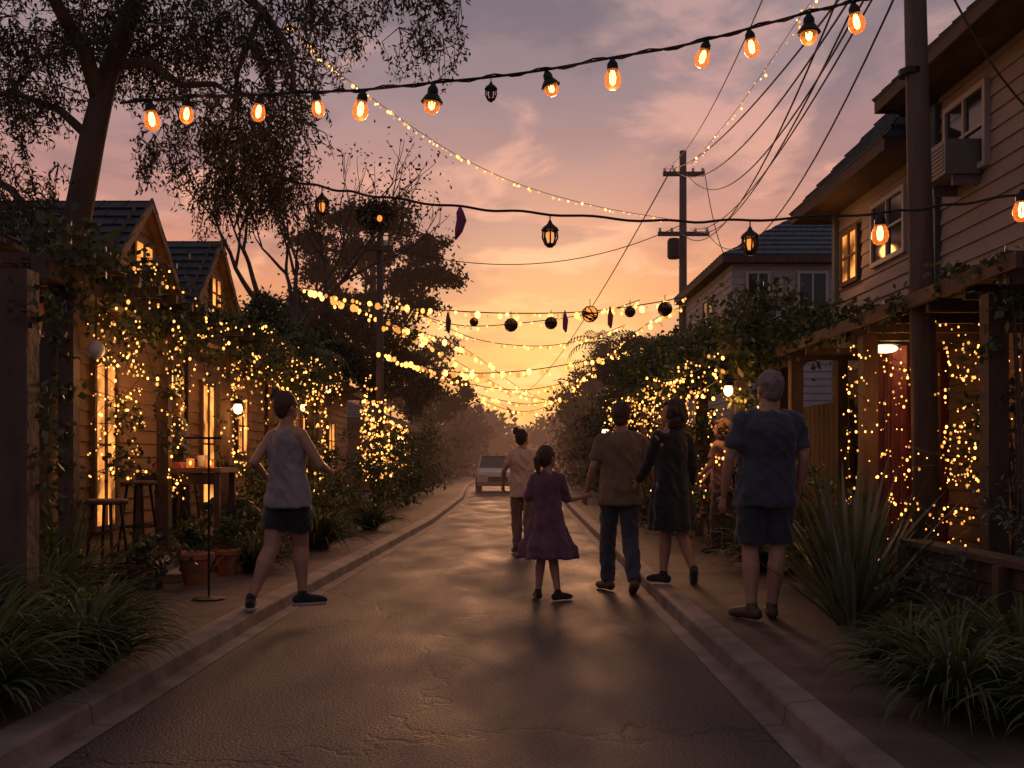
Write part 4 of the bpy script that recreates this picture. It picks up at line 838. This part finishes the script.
# ------------------------------------------------------------ lamps
def wall_lamp(label,p,x0,name='wall_lamp',g='lamp',w=14,sc=1):
    p=Vector(p); t=thing(name,label,'lamp',tuple(p)); mb=MB(); mb.tube([(x0,p.y,p.z+.1),(p.x,p.y,p.z+.14*sc),(p.x,p.y,p.z+.08*sc)],.010,6); mb.lathe((p.x,p.y,p.z+.05*sc),[(.09*sc,0),(.05*sc,.05*sc),(.015,.07*sc)],12); mb.build('bracket',M['metal'],t)
    g_=MB(); g_.ell(p,(.055*sc,.055*sc,.07*sc)); g_.build('glass',M[g],t,True); light(p+Vector((.0,-.12,-.12)),w,.08)
wall_lamp('bright lamp fixed on the third left pergola post',(-3.20,12.5,1.88),-3.4,w=14)
wall_lamp('lamp on the wall of the low timber house',(-4.2,25,3.0),-4.5,w=24,sc=1.7)
wall_lamp('bright lamp glowing on the first right arbour post',(2.72,12.2,2.08),2.95,w=14)
wall_lamp('small lamp on the low timber house nearer the second gable',(-4.3,22.4,2.4),-4.5,w=12,sc=1.2)
wall_lamp('lamp on the veranda of the far cottage',(-3.9,40,2.1),-4.4,w=26,sc=2.2)
wall_lamp('small lamp far along the right arbour',(2.5,24.3,1.9),2.95,w=14,sc=1.5)
t=thing('ceiling_lamp','oval lit lamp under the right porch roof','lamp',(3.9,10.4,2.6)); mb=MB(); mb.ell((3.9,10.4,2.38),(.14,.11,.045)); mb.build('diffuser',M['lampg'],t,True); mb=MB(); mb.lathe((3.9,10.4,2.41),[(.17,0),(.16,.03),(.05,.1)],16); mb.build('housing',M['metal'],t); light((3.9,10.1,2.28),5,.1,(1,.62,.30))
t=thing('globe_lamp','white unlit globe lamp hanging at the left pergola edge','lamp',(-3.3,8.4,2.2)); mb=MB(); c=P(96,350,8.3); mb.ell(c,(.07,.07,.075)); mb.build('globe',M['milk'],t,True); mb=MB(); mb.tube([c+Vector((0,0,.07)),c+Vector((0,0,.45))],.006,5); mb.build('cord',M['cable'],t)
# ------------------------------------------------------------ furniture
t=thing('display_stand','slender black stand with round base on the left pavement','stand',(-2.42,8.3,.12)); X=-2.36
mb=MB(); mb.lathe((X,8.3,.12),[(.13,0),(.13,.012),(.02,.028)],24); mb.build('base',M['metal'],t); mb=MB(); mb.tube([(X,8.3,.13),(X,8.3,1.42)],.010,8); mb.build('stem',M['metal'],t); mb=MB(); mb.box((X-.17,8.2,1.42),(X+.13,8.4,1.435)); mb.build('tray',M['metal'],t)
def stool(label,x,y,z0,h):
    t=thing('bar_stool',label,'bar stool',(x,y,z0)); mb=MB(); mb.lathe((x,y,z0+h-.04),[(.16,0),(.175,.012),(.175,.032),(.15,.045)],18); mb.build('seat',M['wood'],t)
    for k in range(4):
        a=k*math.pi/2+.6; e=Vector((math.cos(a),math.sin(a),0)); g_=MB(); g_.tube([Vector((x,y,z0))+e*.2,Vector((x,y,z0+h-.04))+e*.11],[.012,.014],6); g_.build('leg',M['metal'],t)
    r_=MB(); r_.tube([Vector((x,y,z0+.25))+Vector((math.cos(a*.5236),math.sin(a*.5236),0))*.178 for a in range(13)],.008,5,cap=False); r_.build('footrest',M['metal'],t)
stool('black bar stool nearest the left edge in front of the deck',-3.28,8.55,.12,.8); stool('black bar stool beside the bar table, second from the left',-3.6,10.2,.34,.7); stool('black bar stool behind the bar table near the seated area',-3.6,11.7,.34,.7); 
t=thing('bar_table','dark timber bar table on the left deck','table',(-3.3,11,.34)); mb=MB(); mb.box((-3.75,10.45,1.12),(-2.85,11.15,1.17)); mb.build('tabletop',M['soffit'],t)
for a in (-3.7,-2.9):
    for b in (10.5,11.1): g_=MB(); g_.box((a-.03,b-.03,.34 if a<-3.4 else .13),(a+.03,b+.03,1.12)); g_.build('leg',M['wood'],t)
g_=MB(); g_.box((-3.7,10.5,1.0),(-2.9,10.53,1.118)); g_.build('apron',M['wood'],t)
mb=MB(); mb.box((-3.6,10.6,1.17),(-3.3,10.85,1.2)); mb.box((-3.58,10.62,1.201),(-3.32,10.83,1.23)); tag(mb.build('book_stack',cloth('book_cover',(.35,.06,.03))),'two red books stacked on the bar table','books')
mb=MB(); mb.lathe((-3.15,10.9,1.17),[(.05,0),(.065,.02),(.07,.12),(.06,.13)],12); tag(mb.build('drinking_jug',M['milk'],smooth=True),'pale jug standing on the bar table','jug')
for i,(x,y,lb) in enumerate(((-3.0,10.6,'small glowing candle jar at the right end of bar table'),(-3.22,10.65,'small glowing candle jar beside the books on bar table'))):
    t=thing('candle_jar',lb,'candle',(x,y,1.17)); mb=MB(); mb.lathe((x,y,1.17),[(.035,0),(.04,.01),(.04,.09),(.034,.095)],12); mb.build('jar',M['bulb'],t,True); mb=MB(); mb.ell((x,y,1.22),(.014,.014,.025)); mb.build('flame',M['candle'],t,True)
light((-3.1,10.5,1.4),3,.05)
for i,(x,y,s_,lb) in enumerate(((-2.78,9.35,1,'terracotta pot with leafy plant beside black stand'),(-2.7,10.15,.85,'terracotta pot behind the first, nearer the jogger'),(-3.2,9.15,.7,'small terracotta pot at the deck steps'))):
    t=thing('plant_pot',lb,'plant pot',(x,y,.12)); mb=MB(); mb.lathe((x,y,.12),[(.10*s_,0),(.15*s_,.22*s_),(.17*s_,.23*s_),(.17*s_,.28*s_),(.14*s_,.285*s_)],20); mb.build('pot',M['terra'],t,False)
    pts=clumps([((x,y,.12+.48*s_),(.2*s_,.2*s_,.18*s_))],500,26,.04,.2); leaves('foliage',pts,.06,.03,M['leaf_bush'],t,.2); g_=MB(); g_.tube([(x,y,.12+.28*s_),(x,y,.12+.5*s_)],.01,5); g_.build('stem',M['bark'],t)
t=thing('planter_box','low timber planter wall on the right','planter',(3,6,.12)); mb=MB()
for k in range(4): mb.box((2.98,4.2,.125+k*.125),(3.03,7.45,.24+k*.125))
mb.build('planks',M['wood'],t); mb=MB(); mb.box((2.93,4.2,.63),(3.12,7.5,.67)); mb.build('capping',M['wood'],t)
for y in (4.5,6.0,7.42): g_=MB(); g_.box((2.9,y-.04,.12),(2.978,y+.04,.63)); g_.build('post',M['wood'],t)
# ------------------------------------------------------------ car
def car():
    y0,x0=39,-.08; t=thing('parked_car','pale dusty car facing the camera far down the street','car',(x0,y0,0)); paint=mat('dusty_car_paint',(.42,.38,.36),.4,.1,2,0)
    b=MB(); sec=[(0,.68,.30,.62),(.12,.78,.26,.78),(.6,.82,.24,.90),(1.2,.84,.22,.98),(3.2,.84,.22,1.02),(3.9,.80,.26,1.0),(4.15,.7,.32,.8)]; vs=[]
    for (yy,w,za,zb) in sec: vs+=[(x0-w,y0+yy,za+.1),(x0-w*.92,y0+yy,za),(x0+w*.92,y0+yy,za),(x0+w,y0+yy,za+.1),(x0+w,y0+yy,zb-.12),(x0+w*.88,y0+yy,zb),(x0-w*.88,y0+yy,zb),(x0-w,y0+yy,zb-.12)]
    fs=[(i*8+k,i*8+(k+1)%8,(i+1)*8+(k+1)%8,(i+1)*8+k) for i in range(len(sec)-1) for k in range(8)]+[tuple(range(8))[::-1],tuple(48+k for k in range(8))]; b.add(vs,fs)
    s2=[(.95,.74,.97),(1.55,.66,1.4),(3.0,.66,1.4),(3.75,.72,1.0)]; vs=[]
    for (yy,w,z) in s2: vs+=[(x0-.76,y0+yy,.95),(x0+.76,y0+yy,.95),(x0+w,y0+yy,z),(x0-w,y0+yy,z)]
    bo=b.build('body',paint,t); c=MB(); c.add(vs,[(i*4+k,i*4+(k+1)%4,(i+1)*4+(k+1)%4,(i+1)*4+k) for i in range(3) for k in range(4)]+[(3,2,1,0),(12,13,14,15)]); c.build('cabin_glass',M['glassdark'],t)
    r=MB(); r.box((x0-.66,y0+1.5,1.402),(x0+.66,y0+3.05,1.45)); r.tube([(x0-.75,y0+.93,.97),(x0-.665,y0+1.52,1.41)],.035,6); r.tube([(x0+.75,y0+.93,.97),(x0+.665,y0+1.52,1.41)],.035,6); r.build('roof',paint,t)
    for s_ in (-1,1):
        h=MB(); h.ell((x0+s_*.58,y0+.03,.68),(.14,.06,.08)); h.build('headlight',M['milk'],t,True)
        m_=MB(); m_.ell((x0+s_*.92,y0+1.3,1.02),(.09,.05,.06)); m_.build('mirror',paint,t,True)
        for yy in (.75,3.3):
            w=MB(); w.tube([(x0+s_*.66,y0+yy,.31),(x0+s_*.86,y0+yy,.31)],.31,20); wo=w.build('wheel',M['cable'],t); w=MB(); w.tube([(x0+s_*.85,y0+yy,.31),(x0+s_*.875,y0+yy,.31)],.18,12); w.build('rim',M['grey'],wo)
    g_=MB(); g_.box((x0-.38,y0-.02,.42),(x0+.38,y0+.02,.62)); g_.build('grille',M['cable'],t); g_=MB(); g_.box((x0-.8,y0-.06,.28),(x0+.8,y0+.06,.41)); g_.build('bumper',M['grey'],t)
car()
# ------------------------------------------------------------ people
def remesh(mb,name,m,parent,vox=.008,it=4,sm=.5,fold=0):
    o=mb.build(name,m,parent); r=o.modifiers.new('r','REMESH'); r.mode='VOXEL'; r.voxel_size=vox; s_=o.modifiers.new('s','SMOOTH'); s_.factor=sm; s_.iterations=it
    dg=bpy.context.evaluated_depsgraph_get(); me=bpy.data.meshes.new_from_object(o.evaluated_get(dg)); o.modifiers.clear(); old=o.data; o.data=me; bpy.data.meshes.remove(old)
    if fold:
        ns=[v.normal.copy() for v in me.vertices]
        for v,nn in zip(me.vertices,ns):
            p=v.co; a=mnoise.noise(Vector((p.x*11+p.z*5,p.y*11,p.z*6))); b=mnoise.noise(Vector((p.x*22,p.y*22-p.z*14,p.z*11+7)))
            a=1-abs(a)*2.6; v.co=p+nn*(fold*(a*.9+b*.7))
    me.polygons.foreach_set('use_smooth',[True]*len(me.polygons)); me.name=name; me.update()
    if not me.materials: me.materials.append(m)
    return o
def hand(mb,w,d,n,sc=1,curl=.5,thumb=1):
    w=Vector(w); d=Vector(d).normalized(); n=Vector(n); n=(n-d*n.dot(d)).normalized(); s_=d.cross(n).normalized()*thumb
    for k in range(5):
        t=k/4; mb.ell(w+d*.085*sc*t,(.028*sc+.010*sc*t,.028*sc+.010*sc*t,.028*sc),0,8,6,rot=Matrix((s_*1.0,n*.5,d)).transposed())
    for k,(o,l) in enumerate(((.030,.070),(.010,.078),(-.010,.073),(-.029,.058))):
        p=w+d*.088*sc+s_*o*sc; pts=[p]; e=d.copy()
        for j,f in enumerate((.45,.32,.25)):
            e=(e*math.cos(curl*(.5+.4*j))+n*math.sin(curl*(.5+.4*j))).normalized() ; p=p+e*l*f*sc; pts.append(p)
        mb.chain(pts,[.0095*sc,.0088*sc,.008*sc,.007*sc],8)
    p=w+d*.025*sc+s_*.028*sc; p2=p+(d*.6+s_*.7+n*.25).normalized()*.035*sc; mb.chain([p,p2,p2+(d*.9+s_*.25+n*.3).normalized()*.032*sc],[.013*sc,.010*sc,.008*sc],8)
def person(label,loc,H,yaw,legs,arms,hc=(0,0),sc_=(0,0),headyaw=None,female=False,top=None,bottom=None,shoes=None,hair=None,hairm=None,skin='skin',head_tilt=(0,0),build=1.0,stoop=0,sole=None,legb=1.0):
    k=H/1.75; L0=Vector(loc); t=thing('person',label,'person',loc); hy=yaw if headyaw is None else headyaw
    f=Vector((math.sin(yaw),math.cos(yaw),0)); sd=Vector((math.cos(yaw),-math.sin(yaw),0))
    hipz=.93*k-stoop; hp=L0+Vector((hc[0],hc[1],hipz)); shc=L0+Vector((sc_[0],sc_[1],1.435*k-stoop)); B=build
    sw=(.148 if female else .172)*k*B; hw=(.092 if female else .088)*k
    def torso(mb,add):
        rr=[(0,.155,.105),(.12,.165,.115),(.3,.150 if not female else .135,.10),(.42,.142 if not female else .12,.095),(.6,.16 if not female else .14,.108),(.8,.175 if not female else .152,.11),(.93,.160 if not female else .135,.095),(1.02,.11 if not female else .10,.075),(1.09,.062,.06)]
        if female: rr[0]=(0,.165,.11); rr[1]=(.12,.172,.12)
        rings=[]
        for (u,a,b) in rr:
            c=hp.lerp(shc,u)+Vector((0,0,-.05*k*(1-u))); rings.append((c.x,c.y,c.z,a*k*B+add,b*k*(B**1.3)+add,yaw))
        mb.loft(rings,24,2.4)
    body=MB(); torso(body,-.006)
    hd=L0+Vector((sc_[0]+head_tilt[0],sc_[1]+head_tilt[1],1.618*k-stoop)); hf=Vector((math.sin(hy),math.cos(hy),0)); hs=Vector((math.cos(hy),-math.sin(hy),0)); hk=k*1.04 if H>1.5 else k*1.18
    body.chain([shc+Vector((0,0,.0)),shc+Vector((0,0,.05*k))+(hd-shc)*.1,hd-Vector((0,0,.05*k))],[.066*k*B,.058*k*B,.053*k])
    body.ell(hd+Vector((0,0,.015*hk))-hf*.01*hk,(.076*hk,.094*hk,.105*hk),hy,18,12); body.ell(hd+hf*.028*hk-Vector((0,0,.045*hk)),(.056*hk,.062*hk,.068*hk),hy)
    body.ell(hd+hf*.094*hk-Vector((0,0,.012*hk)),(.013*hk,.02*hk,.022*hk),hy,8,6); body.ell(hd+hf*.088*hk-Vector((0,0,.052*hk)),(.024*hk,.008*hk,.008*hk),hy,8,6); body.ell(hd+hf*.08*hk+Vector((0,0,.03*hk)),(.045*hk,.014*hk,.009*hk),hy,8,6)
    for s_ in (-1,1): body.ell(hd+hs*s_*.078*hk-Vector((0,0,.005*hk)),(.010*hk,.020*hk,.030*hk),hy,8,6)
    J=[]
    for i,(kn,an,ty,tp) in enumerate(legs):
        s_=-1 if i==0 else 1; h=hp+sd*s_*hw; kn=L0+Vector(kn)*k; an=L0+Vector(an)*k; J.append((h,kn,an,ty,tp)); LB=legb
        calf=kn.lerp(an,.3)-f*.010*k
        body.chain([h,h.lerp(kn,.45),kn,calf,kn.lerp(an,.7),an],[.080*k*B,.072*k*B*LB,.053*k*B*LB,.057*k*B*LB,.042*k*B,.036*k])
        td=Vector((math.sin(ty)*math.cos(tp),math.cos(ty)*math.cos(tp),math.sin(tp))); heel=an-td*.04*k-Vector((0,0,.035*k)); toe=an+td*.15*k-Vector((0,0,.045*k)); body.chain([heel,an.lerp(toe,.5)-Vector((0,0,.008*k)),toe],[.032*k,.034*k,.024*k])
    A=[]
    for i,(el,wr,hdir) in enumerate(arms):
        s_=-1 if i==0 else 1; sh=shc+sd*s_*sw-Vector((0,0,.045*k)); el=L0+Vector(el)*k; wr=L0+Vector(wr)*k; A.append((sh,el,wr))
        body.chain([shc+Vector((0,0,.01*k)),sh],[.05*k*B,.054*k*B])
        body.chain([sh,sh.lerp(el,.5),el,el.lerp(wr,.35),wr],[.052*k*B,.044*k*B,.035*k*B,.036*k*B,.023*k])
        nn=(-sd*s_*.6+f*.5); hand(body,wr+(wr-el).normalized()*.01,Vector(hdir) if hdir else (wr-el),nn,.95*k,.55,thumb=(1 if (Vector(hdir or (wr-el)).cross(nn)).dot(f)>0 else -1))
    remesh(body,'body',M[skin] if isinstance(skin,str) else skin,t,.0065,3)
    Q=dict(hp=hp,sh=shc,A=A,J=J,k=k,yaw=yaw,f=f,sd=sd,B=B,L0=L0,female=female,legb=legb)
    if top: top(t,Q)
    if bottom: bottom(t,Q)
    if shoes:
        for (h,kn,an,ty,tp) in J:
            mb=MB(); td=Vector((math.sin(ty)*math.cos(tp),math.cos(ty)*math.cos(tp),math.sin(tp))); z=Vector((0,0,1))
            mb.chain([an-td*.045*k-z*.035*k,an+td*.05*k-z*.032*k,an+td*.14*k-z*.045*k,an+td*.18*k-z*.048*k],[.043*k,.045*k,.040*k,.030*k]); mb.chain([an-td*.01*k-z*.01*k,an+z*.015*k],[.044*k,.043*k])
            if tp==0: mb.v=[(v[0],v[1],max(v[2],L0.z+.004)) for v in mb.v]
            so_=remesh(mb,'shoe',shoes,t,.008,2)
            if sole and tp==0:
                s2=MB(); s2.chain([an-td*.045*k-z*.068*k,an+td*.06*k-z*.07*k,an+td*.16*k-z*.07*k],[.046*k,.045*k,.036*k]); zc=(an-z*.066*k).z; s2.v=[(v[0],v[1],min(max(v[2],zc-.022),zc+.005)) for v in s2.v]; s2.build('sole',sole,so_)
    hb=MB(); r=random.Random(4)
    if hair in('short','thin'):
        q=1 if hair=='short' else .975
        hb.ell(hd+Vector((0,0,.032*hk))-hf*.022*hk,(.083*hk*q,.095*hk*q,.098*hk*q),hy,18,12); hb.ell(hd-Vector((0,0,.02*hk))-hf*.045*hk,(.068*hk,.055*hk,.068*hk),hy)
        for a in range(60):
            v=Vector((r.gauss(0,1),r.gauss(0,1),abs(r.gauss(0,1)))).normalized()
            if v.dot(hf)>.6: continue
            hb.ell(hd+Vector((v.x*.078,v.y*.082,v.z*.09+.038))*hk-hf*.02*hk,.017*hk*r.uniform(.7,1.2),0,6,5)
    if hair in('bun','pony','long'):
        hb.ell(hd+Vector((0,0,.03*hk))-hf*.022*hk,(.085*hk,.098*hk,.105*hk),hy,18,12); hb.ell(hd-Vector((0,0,.02*hk))-hf*.045*hk,(.068*hk,.057*hk,.07*hk),hy)
        if hair=='bun':
            bc=hd-hf*.07*hk-hs*.06*hk+Vector((0,0,.11*hk))
            for a in range(26): 
                v=Vector((r.gauss(0,1),r.gauss(0,1),r.gauss(0,1))).normalized(); hb.ell(bc+v*.034*hk,.022*hk*r.uniform(.7,1.2),0,8,6)
            hb.ell(bc,.04*hk)
        elif hair=='long':
            for a in range(9):
                o=hs*(a-4)*.017*hk; hb.chain([hd-hf*.05*hk+o,hd-hf*.085*hk+o*1.2-Vector((0,0,.08*hk)),hd-hf*.10*hk+o*1.25-Vector((0,0,(.19+.02*math.sin(a*2))*hk))],[.03*hk,.026*hk,.012*hk],8)
        else: hb.chain([hd-hf*.09*hk+Vector((0,0,.03*hk)),hd-hf*.135*hk-Vector((0,0,.01*hk)),hd-hf*.125*hk-Vector((0,0,.09*hk)),hd-hf*.11*hk-Vector((0,0,.16*hk))],[.026*hk,.032*hk,.026*hk,.008*hk])
    if hair=='curly':
        for a in range(110):
            v=Vector((r.gauss(0,1),r.gauss(0,1),r.gauss(0,1))).normalized(); 
            if v.dot(hf)>.35 and v.z<.5: continue
            hb.ell(hd+Vector((v.x*.10,v.y*.10,v.z*.12+(.0 if v.z>0 else -.02)))*hk-hf*.02*hk,.026*hk*r.uniform(.7,1.25),0,8,6)
        hb.ell(hd+Vector((0,0,.02*hk))-hf*.03*hk,(.088*hk,.095*hk,.11*hk),hy)
    if hb.v: remesh(hb,'hair',hairm,t,.0075,1,fold=.004)
    return t
def top_shirt(m,sleeve=.55,loose=.018,tank=False,hemdrop=0):
    def f(t,q):
        mb=MB(); k=q['k']; B=q['B']; hp,sh=q['hp'],q['sh']
        rr=[(-.14-hemdrop,.180,.128),(0,.174,.124),(.3,.160,.112),(.45,.154,.11),(.65,.168,.117),(.82,.180,.118),(.93,.165,.10),(1.01,.115,.08),(1.055,.072,.062)]
        if q['female'] and not tank: rr=[(a,b*.93,c) for a,b,c in rr]
        if tank: rr=[(-.12,.186,.138),(.05,.178,.130),(.3,.146,.110),(.45,.134,.102),(.65,.146,.112),(.82,.150,.11),(.93,.122,.09),(1.0,.092,.07)]
        rings=[]
        for i,(u,a,b) in enumerate(rr):
            c=hp.lerp(sh,u)+Vector((0,0,-.05*k*(1-u))); rings.append((c.x,c.y,c.z,a*k*B+loose*.6,b*k*B+loose*.6,q['yaw'],.018*(1-max(0,u))))
        mb.loft(rings,36,2.3,rk=7)
        if sleeve:
            for (s_,el,wr) in q['A']:
                mb.chain([sh+Vector((0,0,.0)),s_],[.058*k*B,.064*k*B])
                if sleeve<=1: e=s_.lerp(el,sleeve); mb.chain([s_,s_.lerp(el,sleeve*.5)],[.064*k*B,.061*k*B]); mb.tube([s_.lerp(el,.2*sleeve),e],[.060*k*B,.060*k*B],16)
                else: mb.chain([s_,el,el.lerp(wr,.5)],[.064*k*B,.050*k*B,.046*k*B]); mb.tube([el.lerp(wr,.4),el.lerp(wr,.93)],[.045*k,.042*k],14)
        remesh(mb,'shirt',m,t,.0085,4,fold=.012)
    return f
def bot_pants(m,length=1.0,loose=1.25,name='trousers'):
    def f(t,q):
        mb=MB(); k=q['k']; B=q['B']; c=q['hp']; LB=q['legb']
        mb.loft([(c.x,c.y,c.z+.03*k,.150*k*B,.108*k*B,q['yaw']),(c.x,c.y,c.z-.03*k,.165*k*B,.120*k*B,q['yaw']),(c.x,c.y,c.z-.1*k,.167*k*B,.117*k*B,q['yaw'])],24,2.4)
        for (h,kn,an,ty,tp) in q['J']:
            h2=h.lerp(kn,.12)
            if length<=.5: e=h.lerp(kn,length*2); w=max(loose/1.1,1.0); mb.chain([h2,h.lerp(kn,length*1.2)],[.090*k*B,.088*k*B*w*LB]); mb.tube([h.lerp(kn,length*.8),e],[.087*k*B*w*LB,.087*k*B*w*LB],18)
            else: mb.chain([h2,h.lerp(kn,.5),kn,kn.lerp(an,.4)],[.092*k*B,.084*k*B,.074*k,.074*k]); mb.tube([kn.lerp(an,.35),kn.lerp(an,.99)],[.073*k,.060*k],16)
        remesh(mb,name,m,t,.0085,4,fold=.010)
    return f
def dress(m,hem,wid,name='dress',sleeve=.5,waist=.13,dy=0):
    def f(t,q):
        mb=MB(); k=q['k']; hp,sh,L0=q['hp'],q['sh'],q['L0']; rings=[]
        zt=sh.z; hem_=L0.z+hem
        for (z,a,b,rp) in ((hem_,wid,wid*.72,.08),(hem_+.12*k,wid*.92,wid*.68,.07),(hp.z-.15*k,.19*k+wid*.12,.15*k,.05),(hp.z,.18*k,.135*k,.025),(hp.z+.14*k,waist*k+.02,.105*k+.01,.01),(hp.z+.3*k,.16*k,.12*k,.0),(zt-.05*k,.155*k,.108*k,0),(zt+.01*k,.10*k,.078*k,0),(zt+.035*k,.07*k,.06*k,0)):
            u=max(0,(z-hp.z)/(sh.z-hp.z)); c=hp.lerp(sh,min(u,1)); v=max(0,(hp.z-z)); rings.append((c.x+dy*v,c.y,z,a,b,q['yaw'],rp))
        mb.loft(rings,56,2.1,rk=9)
        for (s_,el,wr) in q['A']:
            mb.chain([sh,s_],[.052*k,.060*k])
            if sleeve<=1: mb.chain([s_,s_.lerp(el,sleeve)],[.062*k,.058*k])
            else: mb.chain([s_,el,el.lerp(wr,.85)],[.062*k,.050*k,.044*k])
        remesh(mb,name,m,t,.009,3,fold=.010)
    return f
mhair=mat('brown_hair',(.06,.03,.016),.6,.4,20,.9,60); mdark=mat('dark_hair',(.018,.011,.008),.6,.4,20,.9,60); mgrey=mat('grey_hair',(.20,.165,.15),.8,.35,20,.9,60)
black=cloth('black_fabric',(.014,.012,.013)); sole=mat('pale_sole',(.35,.3,.27),.8,.1,5,.1)
person('woman jogging in grey tank top and black shorts on left pavement',(-1.63,7.85,.12),1.66,R(32),
  [((-.13,.00,.48),(-.26,-.14,.085),R(-5),0),((.08,.16,.49),(.10,.12,.085),R(65),0)],
  [((-.27,-.02,1.17),(-.24,.22,1.08),None),((.27,-.02,1.15),(.30,.20,1.10),None)],hc=(0,.03),sc_=(-.02,.07),headyaw=R(45),female=True,build=1.05,legb=1.14,
  top=top_shirt(cloth('grey_tank',(.20,.18,.185)),0,.014,tank=True),bottom=bot_pants(black,.34,1.15,'shorts'),shoes=black,sole=sole,hair='bun',hairm=mhair)
person('older grey haired man in dark blue polo shirt and shorts, standing with back turned',(1.88,7.25,.12),1.76,R(-6),
  [((-.10,.04,.49),(-.105,-.03,.085),R(-35),0),((.09,.02,.49),(.05,.03,.085),R(8),0)],
  [((-.26,-.03,1.14),(-.28,.05,.88),None),((.265,-.02,1.14),(.25,.07,.89),None)],sc_=(.02,-.01),headyaw=R(-25),build=1.11,
  top=top_shirt(cloth('navy_polo',(.033,.042,.062)),.74,.028),bottom=bot_pants(cloth('dark_shorts',(.022,.024,.032)),.44,1.2,'shorts'),shoes=mat('brown_leather',(.06,.035,.02),.6),hair='short',hairm=mgrey)
person('man in olive shirt and jeans walking at the right kerb',(1.14,9.7,0),1.80,R(-4),
  [((-.10,.16,.49),(-.10,.12,.085),R(-25),0),((.09,.00,.49),(.10,-.24,.12),R(0),-.35)],
  [((-.25,-.02,1.15),(-.30,.10,.92),None),((.26,.03,1.16),(.32,.16,1.0),None)],sc_=(.01,.02),headyaw=R(18),build=1.03,
  top=top_shirt(cloth('olive_shirt',(.16,.11,.06)),.75,.022),bottom=bot_pants(cloth('blue_denim',(.04,.05,.075)),1,1.2),shoes=mat('tan_leather',(.10,.055,.03),.6),hair='short',hairm=mhair)
person('woman with curly hair in long black coat walking on right pavement',(1.56,9.3,.12),1.68,R(-22),
  [((-.04,.12,.49),(-.07,.06,.085),R(-40),0),((.10,.06,.48),(.19,-.10,.14),R(10),-.5)],
  [((-.22,.03,1.14),(-.29,.17,.98),None),((.21,-.01,1.12),(.20,.15,.95),None)],headyaw=R(-65),female=True,build=1.05,
  top=dress(black,.50,.225,'coat',1.2,.15),shoes=black,hair='curly',hairm=mhair)
person('girl in mauve dress walking in the road, reaching out one hand',(.42,9.15,0),1.37,R(20),
  [((-.06,.08,.49),(-.10,.04,.085),R(-10),0),((.07,.05,.49),(.12,-.08,.085),R(55),0)],
  [((-.22,.03,1.15),(-.25,.10,.95),None),((.23,.03,1.14),(.38,.10,1.16),(.9,.2,.25))],headyaw=R(50),female=True,
  top=dress(cloth('mauve_dress',(.12,.055,.085)),.38,.27,'dress',.9,.14,.0),shoes=black,hair='pony',hairm=mhair)
person('woman in pale top ahead of and partly hidden by the girl in the road',(.30,13.6,0),1.66,R(-20),
  [((-.08,.10,.49),(-.07,.02,.085),R(-20),0),((.09,.04,.49),(.09,-.12,.11),R(-20),0)],
  [((-.26,-.02,1.17),(-.27,.12,.98),None),((.25,.0,1.15),(.24,.12,.93),None)],headyaw=R(45),female=True,
  top=top_shirt(cloth('pale_top',(.5,.36,.33)),.6,.022),bottom=bot_pants(cloth('rose_trousers',(.16,.09,.085)),1,1.2),shoes=black,hair='bun',hairm=mdark)
person('person in dull pink shirt half hidden by flowers beyond the woman in black coat',(2.66,12.3,.12),1.62,R(-60),
  [((-.08,-.05,.49),(-.07,.02,.085),R(-60),0),((.09,-.04,.49),(.09,.08,.085),R(-60),0)],
  [((-.18,-.16,1.15),(-.28,-.06,1.02),None),((-.02,.24,1.15),(-.14,.22,1.02),None)],female=True,
  top=top_shirt(cloth('dull_pink_shirt',(.20,.09,.08)),.7,.02),bottom=bot_pants(cloth('brown_trousers',(.06,.035,.03)),1,1.2),shoes=black,hair='curly',hairm=mhair)
person('person with fair hair in dark clothes standing on left deck under the pergola',(-3.85,12.2,.34),1.68,R(60),
  [((-.07,.06,.49),(-.07,.0,.085),R(60),0),((.08,.04,.49),(.08,-.04,.085),R(60),0)],
  [((-.10,.22,1.14),(.06,.24,1.0),None),((.06,-.22,1.14),(.2,-.16,1.02),None)],female=True,
  top=top_shirt(cloth('dark_jumper',(.05,.04,.04)),1.2,.02),bottom=bot_pants(black,1,1.2),shoes=black,hair='bun',hairm=mat('fair_hair',(.25,.14,.07),.6,.3,20,.8,60))
# ------------------------------------------------------------ camera
cd=bpy.data.cameras.new('camera'); cam=bpy.data.objects.new('camera',cd); C.objects.link(cam); cam.location=(0,0,CH); cam.rotation_euler=(R(90),0,0)
cd.sensor_width=36; cd.lens=36; cd.shift_x=(512-CX)/1024; cd.shift_y=(HY-384)/1024; cd.clip_end=2000; cd.clip_start=.05
sc=bpy.context.scene; sc.camera=cam; sc.view_settings.view_transform='Standard'; sc.view_settings.look='None'; sc.view_settings.exposure=0
